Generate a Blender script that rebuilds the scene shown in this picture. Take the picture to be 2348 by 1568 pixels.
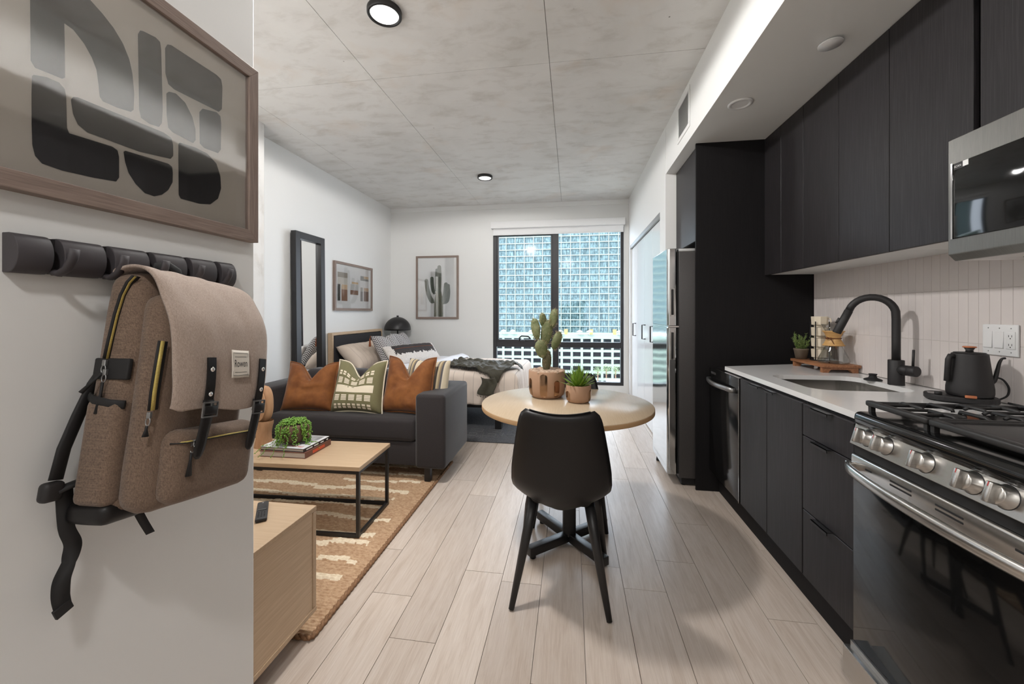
import bpy, bmesh, math, random
from mathutils import Vector, Matrix, noise
random.seed(7)
PI = math.pi
for o in list(bpy.data.objects): bpy.data.objects.remove(o)
scene = bpy.context.scene
C = scene.collection

# ------------------------------------------------------------ camera (2348x1568 frame), world, exposure
FPX, CXP, HYP, CAMH = 905.0, 1174.0, 716.0, 1.27
YAW = math.atan((1310 - 1174) / FPX)
cam = bpy.data.cameras.new('camera'); camo = bpy.data.objects.new('camera', cam); C.objects.link(camo)
camo.location = (0, 0, CAMH); camo.rotation_euler = (PI / 2, 0, YAW)
cam.sensor_width = 36; cam.lens = 36 * FPX / 2348; cam.shift_y = -(784 - HYP) / 2348
cam.clip_start = 0.02; cam.clip_end = 600
scene.camera = camo
vs = scene.view_settings
vs.view_transform = 'Standard'; vs.look = 'None'; vs.gamma = 1; vs.use_curve_mapping = False
vs.exposure = 0.55
w = bpy.data.worlds.new('sky'); scene.world = w; w.use_nodes = True
bgn = w.node_tree.nodes['Background']; bgn.inputs[0].default_value = (0.76, 0.87, 1.0, 1); bgn.inputs[1].default_value = 5
sun = bpy.data.lights.new('sun', 'SUN'); suno = bpy.data.objects.new('sun', sun); C.objects.link(suno)
sun.energy = 3.5; sun.angle = 0.01; sun.color = (1, .96, .9); suno.rotation_euler = (math.radians(48), 0, math.radians(-28)); suno.location = (0, -5, 30)

def _ray(px, py):
    x = (px - CXP) / FPX; c, s = math.cos(YAW), math.sin(YAW)
    return Vector((x * c - s, x * s + c, (HYP - py) / FPX))
def onX(px, py, X): r = _ray(px, py); return Vector((0, 0, CAMH)) + r * (X / r.x)
def onY(px, py, Y): r = _ray(px, py); return Vector((0, 0, CAMH)) + r * (Y / r.y)

# ------------------------------------------------------------ mesh helpers
def S(r, g, b):
    f = lambda c: (c / 255) / 12.92 if c / 255 <= .04045 else ((c / 255 + .055) / 1.055) ** 2.4
    return (f(r), f(g), f(b), 1)
WM = {}
class MB:
    def __init__(s): s.v = []; s.f = []; s.sm = []; s.mi = []
    def add(s, v, f, smooth=False, mi=0, M=None):
        b = len(s.v)
        s.v += [tuple(M @ Vector(p)) if M else tuple(p) for p in v]
        s.f += [tuple(i + b for i in q) for q in f]; s.sm += [smooth] * len(f); s.mi += [mi] * len(f)
        return s
    def box(s, x0, x1, y0, y1, z0, z1, mi=0, M=None):
        x0, x1 = sorted((x0, x1)); y0, y1 = sorted((y0, y1)); z0, z1 = sorted((z0, z1))
        v = [(x, y, z) for z in (z0, z1) for y in (y0, y1) for x in (x0, x1)]
        return s.add(v, [(0, 2, 3, 1), (4, 5, 7, 6), (0, 1, 5, 4), (2, 6, 7, 3), (0, 4, 6, 2), (1, 3, 7, 5)], False, mi, M)
    def rbox(s, x0, x1, y0, y1, z0, z1, r=.01, seg=2, mi=0, M=None, fn=None):
        bm = bmesh.new(); bmesh.ops.create_cube(bm, size=1)
        x0, x1 = sorted((x0, x1)); y0, y1 = sorted((y0, y1)); z0, z1 = sorted((z0, z1))
        for q in bm.verts: q.co = Vector(((x0 + x1) / 2 + q.co.x * (x1 - x0), (y0 + y1) / 2 + q.co.y * (y1 - y0), (z0 + z1) / 2 + q.co.z * (z1 - z0)))
        r = min(r, .499 * min(x1 - x0, y1 - y0, z1 - z0))
        bmesh.ops.bevel(bm, geom=list(bm.edges), offset=r, segments=seg, profile=.5, affect='EDGES')
        bm.verts.index_update()
        v = [tuple(q.co) for q in bm.verts]
        if fn: v = [fn(p) for p in v]
        f = [tuple(q.index for q in g.verts) for g in bm.faces]; bm.free()
        return s.add(v, f, seg > 1, mi, M)
    def tube(s, pts, r, n=8, closed=False, ry=None, mi=0, M=None, caps=True, up=None, smooth=True):
        pts = [Vector(p) for p in pts]; m = len(pts); R = r if hasattr(r, '__len__') else [r] * m
        RY = ry if hasattr(ry, '__len__') else ([ry] * m if ry else R)
        v = []; f = []; nrm = None
        for i, p in enumerate(pts):
            if closed: t = pts[(i + 1) % m] - pts[i - 1]
            else: t = pts[min(i + 1, m - 1)] - pts[max(i - 1, 0)]
            t = t.normalized() if t.length > 1e-9 else Vector((0, 0, 1))
            if nrm is None:
                a = Vector(up) if up else (Vector((0, 0, 1)) if abs(t.z) < .9 else Vector((1, 0, 0)))
                nrm = (a - t * a.dot(t)).normalized()
            else:
                q = nrm - t * nrm.dot(t); nrm = q.normalized() if q.length > 1e-6 else nrm
            b = t.cross(nrm)
            for k in range(n):
                A = 2 * PI * (k + .5) / n
                v.append(p + nrm * (math.cos(A) * RY[i]) + b * (math.sin(A) * R[i]))
        for i in range(m if closed else m - 1):
            for k in range(n):
                a, b2 = i * n, ((i + 1) % m) * n
                f.append((a + k, a + (k + 1) % n, b2 + (k + 1) % n, b2 + k))
        s.add(v, f, smooth, mi, M)
        if caps and not closed:
            o = len(s.v) - len(v)
            s.f += [tuple(o + k for k in reversed(range(n))), tuple(o + (m - 1) * n + k for k in range(n))]; s.sm += [False] * 2; s.mi += [mi] * 2
        return s
    def bar(s, a, b, w, h, up=(0, 0, 1), mi=0):
        k = math.sqrt(2) / 2
        return s.tube([a, b], w * k, 4, ry=h * k, mi=mi, up=up, smooth=False)
    def lathe(s, prof, n=24, c=(0, 0, 0), mi=0, M=None, smooth=True):
        v = []; f = []
        for r, z in prof:
            for k in range(n): A = 2 * PI * k / n; v.append((c[0] + r * math.cos(A), c[1] + r * math.sin(A), c[2] + z))
        for i in range(len(prof) - 1):
            for k in range(n): f.append((i * n + k, i * n + (k + 1) % n, (i + 1) * n + (k + 1) % n, (i + 1) * n + k))
        s.add(v, f, smooth, mi, M); o = len(s.v) - len(v)
        if prof[0][0] > 1e-5: s.f.append(tuple(o + k for k in reversed(range(n)))); s.sm.append(False); s.mi.append(mi)
        if prof[-1][0] > 1e-5: s.f.append(tuple(o + (len(prof) - 1) * n + k for k in range(n))); s.sm.append(False); s.mi.append(mi)
        return s
    def prism(s, poly, h0, h1, fn, mi=0, smooth=False):
        n = len(poly); v = [fn(a, b, h) for h in (h0, h1) for a, b in poly]
        f = [tuple(reversed(range(n))), tuple(range(n, 2 * n))]
        s.add(v, f, False, mi); o = len(s.v) - 2 * n
        for k in range(n): s.f.append((o + k, o + (k + 1) % n, o + n + (k + 1) % n, o + n + k)); s.sm.append(smooth); s.mi.append(mi)
        return s
    def grid(s, fn, nu, nv, mi=0, smooth=True, M=None, mif=None, closeu=False):
        v = [fn(i / nu, j / nv) for j in range(nv + 1) for i in range(nu + 1)]
        f = [(j * (nu + 1) + i, j * (nu + 1) + i + 1, (j + 1) * (nu + 1) + i + 1, (j + 1) * (nu + 1) + i) for j in range(nv) for i in range(nu)]
        s.add(v, f, smooth, mi, M)
        if mif:
            o = len(s.mi) - len(f)
            for j in range(nv):
                for i in range(nu): s.mi[o + j * nu + i] = mif((i + .5) / nu, (j + .5) / nv)
        return s
    def sphere(s, c, r, n=8, m=6, sc=(1, 1, 1), mi=0, M=None):
        prof = [(max(1e-6, r * math.sin(PI * k / m)), -r * math.cos(PI * k / m)) for k in range(m + 1)]
        t = MB(); t.lathe(prof, n); return s.add([(c[0] + x * sc[0], c[1] + y * sc[1], c[2] + z * sc[2]) for x, y, z in t.v], t.f, True, mi, M)

def wm(o): return WM.get(o, Matrix())
def obj(name, mb, mat, parent=None, local=False, weld=False, **mods):
    me = bpy.data.meshes.new(name); V = mb.v; loc = None
    if parent is not None:
        if not local:
            inv = wm(parent).inverted(); V = [tuple(inv @ Vector(p)) for p in V]
    elif not local:
        xs, ys, zs = zip(*V); loc = Vector(((min(xs) + max(xs)) / 2, (min(ys) + max(ys)) / 2, min(zs))); V = [(x - loc.x, y - loc.y, z - loc.z) for x, y, z in V]
    me.from_pydata(V, [], mb.f); me.polygons.foreach_set('use_smooth', mb.sm); me.polygons.foreach_set('material_index', mb.mi)
    for m in (mat if isinstance(mat, (list, tuple)) else [mat]): me.materials.append(m)
    me.validate()
    if weld:
        bm = bmesh.new(); bm.from_mesh(me); bmesh.ops.remove_doubles(bm, verts=bm.verts, dist=1e-5); bmesh.ops.recalc_face_normals(bm, faces=bm.faces); bm.to_mesh(me); bm.free()
    o = bpy.data.objects.new(name, me); C.objects.link(o)
    if parent is not None: o.parent = parent; WM[o] = wm(parent).copy()
    elif loc is not None: o.location = loc; WM[o] = Matrix.Translation(loc)
    else: WM[o] = Matrix()
    if mods.get('solid'): q = o.modifiers.new('solid', 'SOLIDIFY'); q.thickness = mods['solid']; q.offset = mods.get('off', 0)
    if mods.get('bevel'): q = o.modifiers.new('bevel', 'BEVEL'); q.width = mods['bevel']; q.segments = mods.get('bseg', 2); q.limit_method = 'ANGLE'; q.harden_normals = False
    if mods.get('sub'): q = o.modifiers.new('sub', 'SUBSURF'); q.levels = q.render_levels = mods['sub']
    return o
def tag(o, label, cat, group=None):
    o['label'] = label; o['category'] = cat
    if group: o['group'] = group
    return o
def thing(name, label, cat, loc=(0, 0, 0), rz=0, group=None, kind=None):
    o = bpy.data.objects.new(name, None); C.objects.link(o); o.location = loc; o.rotation_euler = (0, 0, rz); o.empty_display_size = .05
    WM[o] = Matrix.Translation(Vector(loc)) @ Matrix.Rotation(rz, 4, 'Z')
    if kind: o['kind'] = kind
    if label: tag(o, label, cat, group)
    return o
def struct(name, mb, mat, **k): o = obj(name, mb, mat, **k); o['kind'] = 'structure'; return o
def dup(root, loc, rz, label=None):
    r = root.copy(); C.objects.link(r); r.location = loc; r.rotation_euler = (0, 0, rz)
    if label: r['label'] = label
    for ch in list(root.children):
        c = ch.copy(); C.objects.link(c); c.parent = r
        for g in list(ch.children): d = g.copy(); C.objects.link(d); d.parent = c
    return r
def text_mb(body, size, fn, depth=.0003):
    cu = bpy.data.curves.new('lettering', 'FONT'); cu.body = body; cu.size = size; cu.align_x = 'CENTER'; cu.align_y = 'CENTER'
    t = bpy.data.objects.new('lettering', cu); C.objects.link(t); bpy.context.view_layer.update()
    me = bpy.data.meshes.new_from_object(t); mb = MB()
    mb.add([fn(p.co.x, p.co.y, depth) for p in me.vertices], [tuple(q.vertices) for q in me.polygons])
    bpy.data.objects.remove(t); bpy.data.curves.remove(cu); bpy.data.meshes.remove(me)
    return mb

# ------------------------------------------------------------ materials (all procedural)
def nodes(name):
    m = bpy.data.materials.new(name); m.use_nodes = True; nt = m.node_tree
    return m, nt, nt.nodes['Principled BSDF']
def N(nt, t, **kw):
    n = nt.nodes.new(t)
    for k, v in kw.items():
        if k.startswith('i'): n.inputs[int(k[1:])].default_value = v
        else: setattr(n, k, v)
    return n
def coords(nt, stretch=(1, 1, 1), rand=False, src='Object'):
    tc = N(nt, 'ShaderNodeTexCoord'); mp = N(nt, 'ShaderNodeMapping'); mp.inputs['Scale'].default_value = stretch
    nt.links.new(tc.outputs[src], mp.inputs['Vector'])
    if rand:
        oi = N(nt, 'ShaderNodeObjectInfo'); mu = N(nt, 'ShaderNodeMath', operation='MULTIPLY', i1=57.0)
        nt.links.new(oi.outputs['Random'], mu.inputs[0]); nt.links.new(mu.outputs[0], mp.inputs['Location'])
    return mp.outputs[0]
def ramp(nt, fac, stops, interp='LINEAR'):
    r = N(nt, 'ShaderNodeValToRGB'); e = r.color_ramp.elements; r.color_ramp.interpolation = interp
    while len(e) < len(stops): e.new(.5)
    for q, (p, c) in zip(e, stops): q.position = p; q.color = c if len(c) == 4 else (*c, 1)
    nt.links.new(fac, r.inputs[0]); return r.outputs[0]
def noisen(nt, vec, scale, detail=4, rough=.6, dist=0):
    n = N(nt, 'ShaderNodeTexNoise'); n.inputs['Scale'].default_value = scale; n.inputs['Detail'].default_value = detail
    n.inputs['Roughness'].default_value = rough; n.inputs['Distortion'].default_value = dist; nt.links.new(vec, n.inputs['Vector']); return n.outputs['Fac']
def bumpn(nt, b, h, strength, dist=.002):
    u = N(nt, 'ShaderNodeBump'); u.inputs['Strength'].default_value = strength; u.inputs['Distance'].default_value = dist
    nt.links.new(h, u.inputs['Height']); nt.links.new(u.outputs[0], b.inputs['Normal']); return u
def mix(nt, a, b, fac, mode='MIX'):
    m = N(nt, 'ShaderNodeMix', data_type='RGBA', blend_type=mode)
    for sock, val in ((m.inputs[6], a), (m.inputs[7], b), (m.inputs[0], fac)):
        if hasattr(val, 'links'): nt.links.new(val, sock)
        else: sock.default_value = val
    return m.outputs[2]
def mat(name, col, rough=.5, metal=0, col2=None, scale=40, stretch=(1, 1, 1), detail=4, lo=.35, hi=.65, bump=0, bscale=None, spec=.5, coat=0, sheen=0, rand=False, emis=None, estr=0, dist=.002):
    m, nt, b = nodes(name)
    b.inputs['Base Color'].default_value = col; b.inputs['Roughness'].default_value = rough; b.inputs['Metallic'].default_value = metal
    b.inputs['Specular IOR Level'].default_value = spec; b.inputs['Coat Weight'].default_value = coat; b.inputs['Coat Roughness'].default_value = .05
    b.inputs['Sheen Weight'].default_value = sheen; b.inputs['Sheen Roughness'].default_value = .4
    if col2 or bump:
        v = coords(nt, stretch, rand); f = noisen(nt, v, scale, detail)
        if col2: nt.links.new(ramp(nt, f, [(lo, col), (hi, col2)]), b.inputs['Base Color'])
        if bump: bumpn(nt, b, noisen(nt, v, bscale, detail) if bscale else f, bump, dist)
    if emis: b.inputs['Emission Color'].default_value = emis; b.inputs['Emission Strength'].default_value = estr
    return m
M = {}
M['paint'] = mat('white_paint', (.80, .80, .785, 1), .55, bump=.04, scale=220)
M['soffit'] = M['paint']
M['black_metal'] = mat('black_powder_metal', S(30, 29, 30), .4, spec=.5)
M['black_matte'] = mat('black_matte_plastic', S(34, 32, 33), .55, bump=.05, scale=900)
M['black_window'] = mat('black_window_frame', S(38, 37, 40), .42)
M['black_lam'] = mat('black_woodgrain_laminate', S(34, 32, 33), .42, col2=S(54, 50, 53), scale=6, stretch=(60, 60, 1), lo=.45, hi=.75, detail=6, bump=.06, dist=.0008, spec=.28)
M['black_panel'] = mat('black_side_panel', S(20, 19, 20), .65, spec=.2, col2=S(27, 25, 26), scale=6, stretch=(60, 60, 1), detail=5)
M['steel'] = mat('brushed_steel', (.52, .50, .48, 1), .3, 1, col2=(.6, .58, .55, 1), scale=5, stretch=(4, 4, 160), bump=.02, dist=.0004)
M['steel_h'] = mat('brushed_steel_horizontal', (.55, .53, .51, 1), .26, 1, col2=(.62, .60, .57, 1), scale=5, stretch=(160, 4, 160), bump=.02, dist=.0004)
M['steel_door'] = mat('polished_steel_door', (.62, .64, .65, 1), .09, 1, bump=.03, scale=2.2, stretch=(1, 1, 1.6), detail=1, dist=.05)
M['chrome'] = mat('chrome', (.75, .74, .73, 1), .12, 1)
M['dark_steel'] = mat('dark_steel_side', S(62, 60, 60), .45, .3, col2=S(70, 67, 66), scale=300)
M['black_glass'] = mat('black_oven_glass', (.006, .006, .006, 1), .06, spec=.3)
M['black_enamel'] = mat('black_enamel', (.008, .008, .008, 1), .12, spec=.6)
M['iron'] = mat('cast_iron', (.022, .021, .021, 1), .5, bump=.15, scale=900)
M['quartz'] = mat('white_quartz', (.80, .79, .78, 1), .12, col2=(.74, .735, .73, 1), scale=6, lo=.3, hi=.8)
M['tile'] = mat('pale_tile', S(222, 214, 210), .22, col2=S(218, 210, 207), scale=3, rand=True, bump=.02, bscale=30)
M['grout'] = mat('grout', S(198, 190, 186), .9)
M['white_plastic'] = mat('white_plastic', (.82, .82, .82, 1), .3)
M['white_door'] = mat('white_gloss_door', (.80, .81, .82, 1), .16)
M['blind'] = mat('white_blind', (.82, .82, .82, 1), .7)
M['grey_metal'] = mat('grey_metal', (.35, .35, .35, 1), .35, .9)
M['oak'] = mat('pale_oak', S(194, 168, 138), .42, col2=S(180, 152, 121), scale=5, stretch=(1.2, 30, 30), lo=.3, hi=.75, detail=5, bump=.03, dist=.0006)
M['oak_y'] = mat('pale_oak_side', S(208, 182, 152), .45, col2=S(188, 160, 129), scale=5, stretch=(30, 1.2, 30), lo=.3, hi=.75, detail=5, bump=.03, dist=.0006)
M['oak_edge'] = mat('oak_edge', S(188, 152, 112), .5)
M['table_top'] = mat('pale_table_laminate', S(196, 176, 150), .28, col2=S(186, 164, 136), scale=5, stretch=(30, 1.4, 30), lo=.35, hi=.75, detail=5)
M['frame_wood'] = mat('grey_brown_frame_wood', S(148, 130, 120), .5, col2=S(122, 105, 96), scale=7, stretch=(40, 1.5, 40), detail=5, bump=.05, dist=.0006)
M['frame_wood_v'] = mat('grey_brown_frame_wood_upright', S(148, 130, 120), .5, col2=S(122, 105, 96), scale=7, stretch=(40, 40, 1.5), detail=5, bump=.05, dist=.0006)
M['paper'] = mat('cream_paper', S(214, 206, 194), .8)
M['paper_w'] = mat('white_paper', S(238, 238, 237), .8)
M['ink'] = mat('black_print', S(48, 47, 48), .75)
M['sofa'] = mat('charcoal_weave', S(50, 45, 46), .9, col2=S(37, 33, 34), scale=420, detail=2, bump=.3, sheen=.25, dist=.001)
M['velvet'] = mat('rust_velvet', S(138, 84, 36), .8, col2=S(112, 62, 22), scale=9, detail=3, sheen=.18, bump=.12, bscale=14, dist=.006)
M['olive'] = mat('olive_linen', S(122, 117, 84), .9, col2=S(112, 107, 76), scale=300, bump=.2, sheen=.1, dist=.001)
M['cream_print'] = mat('cream_print', S(228, 216, 194), .9)
M['linen'] = mat('beige_linen', S(206, 190, 175), .9, col2=S(194, 178, 164), scale=6, detail=4, bump=.3, bscale=11, dist=.01)
M['sheet'] = mat('white_sheet', S(232, 232, 236), .85, bump=.2, scale=10, dist=.01)
M['charcoal'] = mat('charcoal_headboard', S(52, 51, 54), .9, col2=S(43, 42, 45), scale=380, bump=.25, dist=.001)
M['throw'] = mat('olive_throw', S(70, 66, 52), .7, col2=S(58, 55, 44), scale=60, sheen=.2)
M['leather'] = mat('black_leather', S(24, 22, 22), .42, bump=.08, scale=160, dist=.001, spec=.4)
M['rubber'] = mat('black_rubber', S(26, 25, 26), .7)
M['terra'] = mat('tan_terracotta', S(170, 135, 109), .8, bump=.06, scale=200)
M['copper'] = mat('copper_glaze', (.34, .21, .13, 1), .14, .95)
M['joint'] = mat('dark_joint', S(104, 98, 90), .9)
M['soil'] = mat('dark_soil', S(48, 36, 28), .95, bump=.5, scale=80, dist=.01)
M['pebble'] = mat('pale_pebble', S(196, 170, 146), .8, col2=S(158, 134, 116), scale=2, rand=True)
M['cactus'] = mat('cactus_pad', S(94, 104, 62), .65, col2=S(134, 138, 100), scale=28, detail=4, bump=.2, dist=.003)
M['cactus_stem'] = mat('cactus_stem', S(116, 108, 84), .8, col2=S(84, 84, 58), scale=40, stretch=(2, 2, .6))
M['spine'] = mat('cactus_spine', S(196, 178, 142), .7)
M['leaf'] = mat('bright_leaf', S(132, 164, 58), .45, col2=S(102, 136, 44), scale=20)
M['pearl'] = mat('pearl_leaf', S(132, 172, 68), .35, col2=S(80, 130, 46), scale=30)
M['herb'] = mat('herb_leaf', S(128, 146, 80), .6, col2=S(92, 116, 58), scale=40)
M['brownpot'] = mat('brown_clay', S(116, 90, 70), .7, col2=S(92, 70, 54), scale=12)
M['claypot'] = mat('grey_clay', S(104, 92, 78), .85)
M['sculpt'] = mat('sandy_carved_wood', S(192, 150, 114), .7, col2=S(168, 126, 92), scale=7, stretch=(3, 3, .8), bump=.1, dist=.002)
M['acacia'] = mat('acacia_board', S(166, 116, 80), .45, col2=S(136, 88, 58), scale=4, stretch=(30, 2, 30), detail=4)
M['cream_cup'] = mat('cream_ceramic', S(228, 216, 194), .35)
M['pale_wood'] = mat('pale_wood_collar', S(216, 172, 112), .5, col2=S(204, 158, 98), scale=8, stretch=(2, 2, 30))
M['cord'] = mat('brown_cord', S(112, 68, 38), .8)
M['copper_wood'] = mat('copper_wood', S(190, 116, 78), .5)
M['red'] = mat('red_mark', S(190, 40, 40), .5)
M['screen'] = mat('grey_screen', S(88, 84, 86), .2)
M['jute'] = mat('jute_rug', S(194, 164, 132), .95, col2=S(160, 126, 96), scale=60, stretch=(1, 2.2, 1), detail=5, bump=.5, dist=.004)
M['jute_cream'] = mat('cream_rug_tuft', S(232, 218, 194), .95, col2=S(212, 194, 166), scale=70, bump=.5, dist=.004)
M['jute_edge'] = mat('jute_rug_binding', S(148, 112, 82), .95, col2=S(118, 86, 60), scale=70, bump=.6, dist=.004)
M['dark_rug'] = mat('charcoal_rug', S(66, 66, 70), .95, col2=S(96, 96, 98), scale=150, detail=2, lo=.45, hi=.62, bump=.4, dist=.003)
M['rug_line'] = mat('rug_line', S(112, 112, 112), .95)
M['book_page'] = mat('book_pages', S(206, 196, 186), .9, col2=S(186, 174, 164), scale=4, stretch=(1, 1, 300))
M['book_brown'] = mat('book_cover_brown', S(112, 72, 60), .5)
M['book_black'] = mat('book_cover_black', S(40, 38, 38), .4)
M['book_white'] = mat('book_jacket_white', S(222, 222, 224), .35)
M['photo_grey'] = mat('book_photo_grey', S(120, 120, 122), .4, col2=S(188, 188, 190), scale=14)
M['book_red'] = mat('book_lettering_red', S(206, 84, 54), .5)
M['rack'] = mat('soft_black_wood', S(66, 62, 65), .6, bump=.05, scale=600)
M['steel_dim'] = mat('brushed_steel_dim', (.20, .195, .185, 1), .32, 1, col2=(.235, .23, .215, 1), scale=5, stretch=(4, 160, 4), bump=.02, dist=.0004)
def m_concrete():
    m, nt, b = nodes('raw_concrete'); L = nt.links.new
    v = coords(nt, (1, 1, 1)); big = noisen(nt, v, 1.1, 6, .6, .6); mid = noisen(nt, coords(nt, (1, 2.2, 1)), 3.5, 6, .65, .4)
    c1 = ramp(nt, big, [(.30, S(209, 207, 203)), (.5, S(222, 220, 217)), (.72, S(228, 227, 224))])
    c2 = ramp(nt, mid, [(.28, S(206, 201, 193)), (.5, S(250, 250, 250)), (1, S(255, 255, 255))])
    col = mix(nt, c1, c2, .55, 'MULTIPLY')
    warm = ramp(nt, noisen(nt, v, 1.7, 4, .6), [(.56, (0, 0, 0)), (.72, (1, 1, 1))])
    col = mix(nt, col, S(206, 186, 166), mix(nt, (0, 0, 0, 1), warm, .35))
    vo = N(nt, 'ShaderNodeTexVoronoi', feature='F1'); vo.inputs['Scale'].default_value = 9; L(coords(nt), vo.inputs['Vector'])
    pit = ramp(nt, vo.outputs['Distance'], [(.02, (1, 1, 1)), (.055, (0, 0, 0))])
    gate = ramp(nt, noisen(nt, v, 4.5, 2), [(.54, (0, 0, 0)), (.6, (1, 1, 1))])
    pm = mix(nt, pit, gate, 1.0, 'MULTIPLY')
    col = mix(nt, col, S(96, 90, 82), pm)
    scr = ramp(nt, noisen(nt, coords(nt, (5, 22, 1)), 4, 6, .75, 1.6), [(.63, (0, 0, 0)), (.70, (1, 1, 1))])
    col = mix(nt, col, S(146, 138, 126), mix(nt, (0, 0, 0, 1), mix(nt, scr, gate, 1.0, 'MULTIPLY'), .3))
    L(col, b.inputs['Base Color']); b.inputs['Roughness'].default_value = .8
    bumpn(nt, b, mid, .12, .004); return m
M['concrete'] = m_concrete()
def m_floor():
    m, nt, b = nodes('whitewashed_oak_plank'); L = nt.links.new
    v = coords(nt, (9, .9, 1), True); g = noisen(nt, v, 4, 6, .62, .8)
    v2 = coords(nt, (70, 2.2, 1), True); fine = noisen(nt, v2, 4, 4, .6)
    c = ramp(nt, g, [(.3, S(197, 182, 169)), (.5, S(210, 197, 186)), (.75, S(217, 206, 197))])
    c = mix(nt, c, ramp(nt, fine, [(.35, S(230, 225, 220)), (.6, S(255, 255, 255))]), .5, 'MULTIPLY')
    oi = N(nt, 'ShaderNodeObjectInfo'); tone = ramp(nt, oi.outputs['Random'], [(0, S(232, 229, 226)), (1, S(255, 253, 250))])
    c = mix(nt, c, tone, .9, 'MULTIPLY')
    L(c, b.inputs['Base Color']); b.inputs['Roughness'].default_value = .36; b.inputs['Specular IOR Level'].default_value = .45
    bumpn(nt, b, fine, .05, .001); return m
M['floor'] = m_floor()
def m_glass(name, tint=(1, 1, 1, 1), ior=1.5, ro=.015):
    m, nt, b = nodes(name); nt.nodes.remove(b); L = nt.links.new; out = nt.nodes['Material Output']
    tr = N(nt, 'ShaderNodeBsdfTransparent'); tr.inputs[0].default_value = tint; gl = N(nt, 'ShaderNodeBsdfGlossy'); gl.inputs['Roughness'].default_value = ro
    fr = N(nt, 'ShaderNodeFresnel'); mx = N(nt, 'ShaderNodeMixShader'); ge = N(nt, 'ShaderNodeNewGeometry'); mr = N(nt, 'ShaderNodeMapRange')
    mr.inputs[3].default_value = ior; mr.inputs[4].default_value = 1 / ior; L(ge.outputs['Backfacing'], mr.inputs[0]); L(mr.outputs[0], fr.inputs[0])
    L(fr.outputs[0], mx.inputs[0]); L(tr.outputs[0], mx.inputs[1]); L(gl.outputs[0], mx.inputs[2]); L(mx.outputs[0], out.inputs[0]); return m
M['pane'] = m_glass('clear_window_glass', ior=1.12, ro=.10); M['art_glass'] = m_glass('picture_glass', (.97, .97, .97, 1), 2.5, .05); M['vessel'] = m_glass('thin_glass', (.95, .96, .96, 1), 1.55)
M['mirror'] = mat('mirror_silver', (.92, .93, .93, 1), .01, 1)
def m_heather(name, a, b2, bump=.35):
    m, nt, b = nodes(name); L = nt.links.new
    h = noisen(nt, coords(nt, (1, 60, 320)), 6, 3, .7); v = noisen(nt, coords(nt, (60, 320, 30)), 5, 3, .7)
    c = mix(nt, ramp(nt, h, [(.36, a), (.64, b2)]), ramp(nt, v, [(.36, a), (.64, b2)]), .5)
    L(c, b.inputs['Base Color']); b.inputs['Roughness'].default_value = .92; b.inputs['Sheen Weight'].default_value = .15
    bumpn(nt, b, noisen(nt, coords(nt), 700, 2), bump, .001); return m
M['pack'] = m_heather('brown_heather_canvas', S(72, 57, 47), S(138, 115, 97))
M['pack_flap'] = m_heather('taupe_heather_canvas', S(130, 113, 103), S(190, 171, 157))
def m_stripe(name, base, line, freq, width, axis, scale2=None):
    m, nt, b = nodes(name); L = nt.links.new
    tc = N(nt, 'ShaderNodeTexCoord'); sp = N(nt, 'ShaderNodeSeparateXYZ'); L(tc.outputs['Object'], sp.inputs[0])
    a = N(nt, 'ShaderNodeMath', operation='MULTIPLY', i1=freq); L(sp.outputs[axis], a.inputs[0])
    f = N(nt, 'ShaderNodeMath', operation='FRACT'); L(a.outputs[0], f.inputs[0])
    c = ramp(nt, f.outputs[0], [(0, line), (width, line), (width + .001, base)], 'CONSTANT')
    L(c, b.inputs['Base Color']); b.inputs['Roughness'].default_value = .9
    bumpn(nt, b, noisen(nt, tc.outputs['Object'], 9, 4), .25, .01); return m
M['duvet'] = m_stripe('pinstriped_duvet', S(224, 209, 196), S(172, 160, 150), 9, .035, 0)
M['linen_stripe'] = m_stripe('pinstriped_linen', S(206, 190, 175), S(176, 160, 146), 14, .05, 0)
def m_herring():
    m, nt, b = nodes('herringbone_weave'); L = nt.links.new
    tc = N(nt, 'ShaderNodeTexCoord'); sp = N(nt, 'ShaderNodeSeparateXYZ'); L(tc.outputs['Object'], sp.inputs[0])
    def mth(op, a, b2=None):
        n = N(nt, 'ShaderNodeMath', operation=op)
        for i, x in enumerate((a, b2)):
            if x is None: continue
            if hasattr(x, 'links'): L(x, n.inputs[i])
            else: n.inputs[i].default_value = x
        return n.outputs[0]
    zig = mth('ABSOLUTE', mth('SUBTRACT', mth('FRACT', mth('MULTIPLY', sp.outputs[0], 20.)), .5))
    s = mth('FRACT', mth('ADD', mth('MULTIPLY', sp.outputs[2], 42.), mth('MULTIPLY', zig, 2.6)))
    L(ramp(nt, s, [(0, S(58, 56, 58)), (.45, S(58, 56, 58)), (.5, S(206, 202, 200)), (1, S(206, 202, 200))]), b.inputs['Base Color'])
    b.inputs['Roughness'].default_value = .9; return m
M['herring'] = m_herring()
def m_stripes_pillow():
    m, nt, b = nodes('multistripe_weave'); L = nt.links.new
    tc = N(nt, 'ShaderNodeTexCoord'); sp = N(nt, 'ShaderNodeSeparateXYZ'); L(tc.outputs['Object'], sp.inputs[0])
    a = N(nt, 'ShaderNodeMath', operation='MULTIPLY', i1=11); L(sp.outputs[0], a.inputs[0]); f = N(nt, 'ShaderNodeMath', operation='FRACT'); L(a.outputs[0], f.inputs[0])
    c = ramp(nt, f.outputs[0], [(0, S(206, 192, 166)), (.3, S(112, 108, 106)), (.45, S(196, 178, 142)), (.62, S(150, 132, 106)), (.75, S(90, 88, 90)), (.9, S(214, 202, 180))], 'CONSTANT')
    L(c, b.inputs['Base Color']); b.inputs['Roughness'].default_value = .9; return m
M['multistripe'] = m_stripes_pillow()
M['hide_dark'] = mat('dark_cowhide', S(46, 40, 40), .8, col2=S(60, 54, 52), scale=90)
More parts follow.
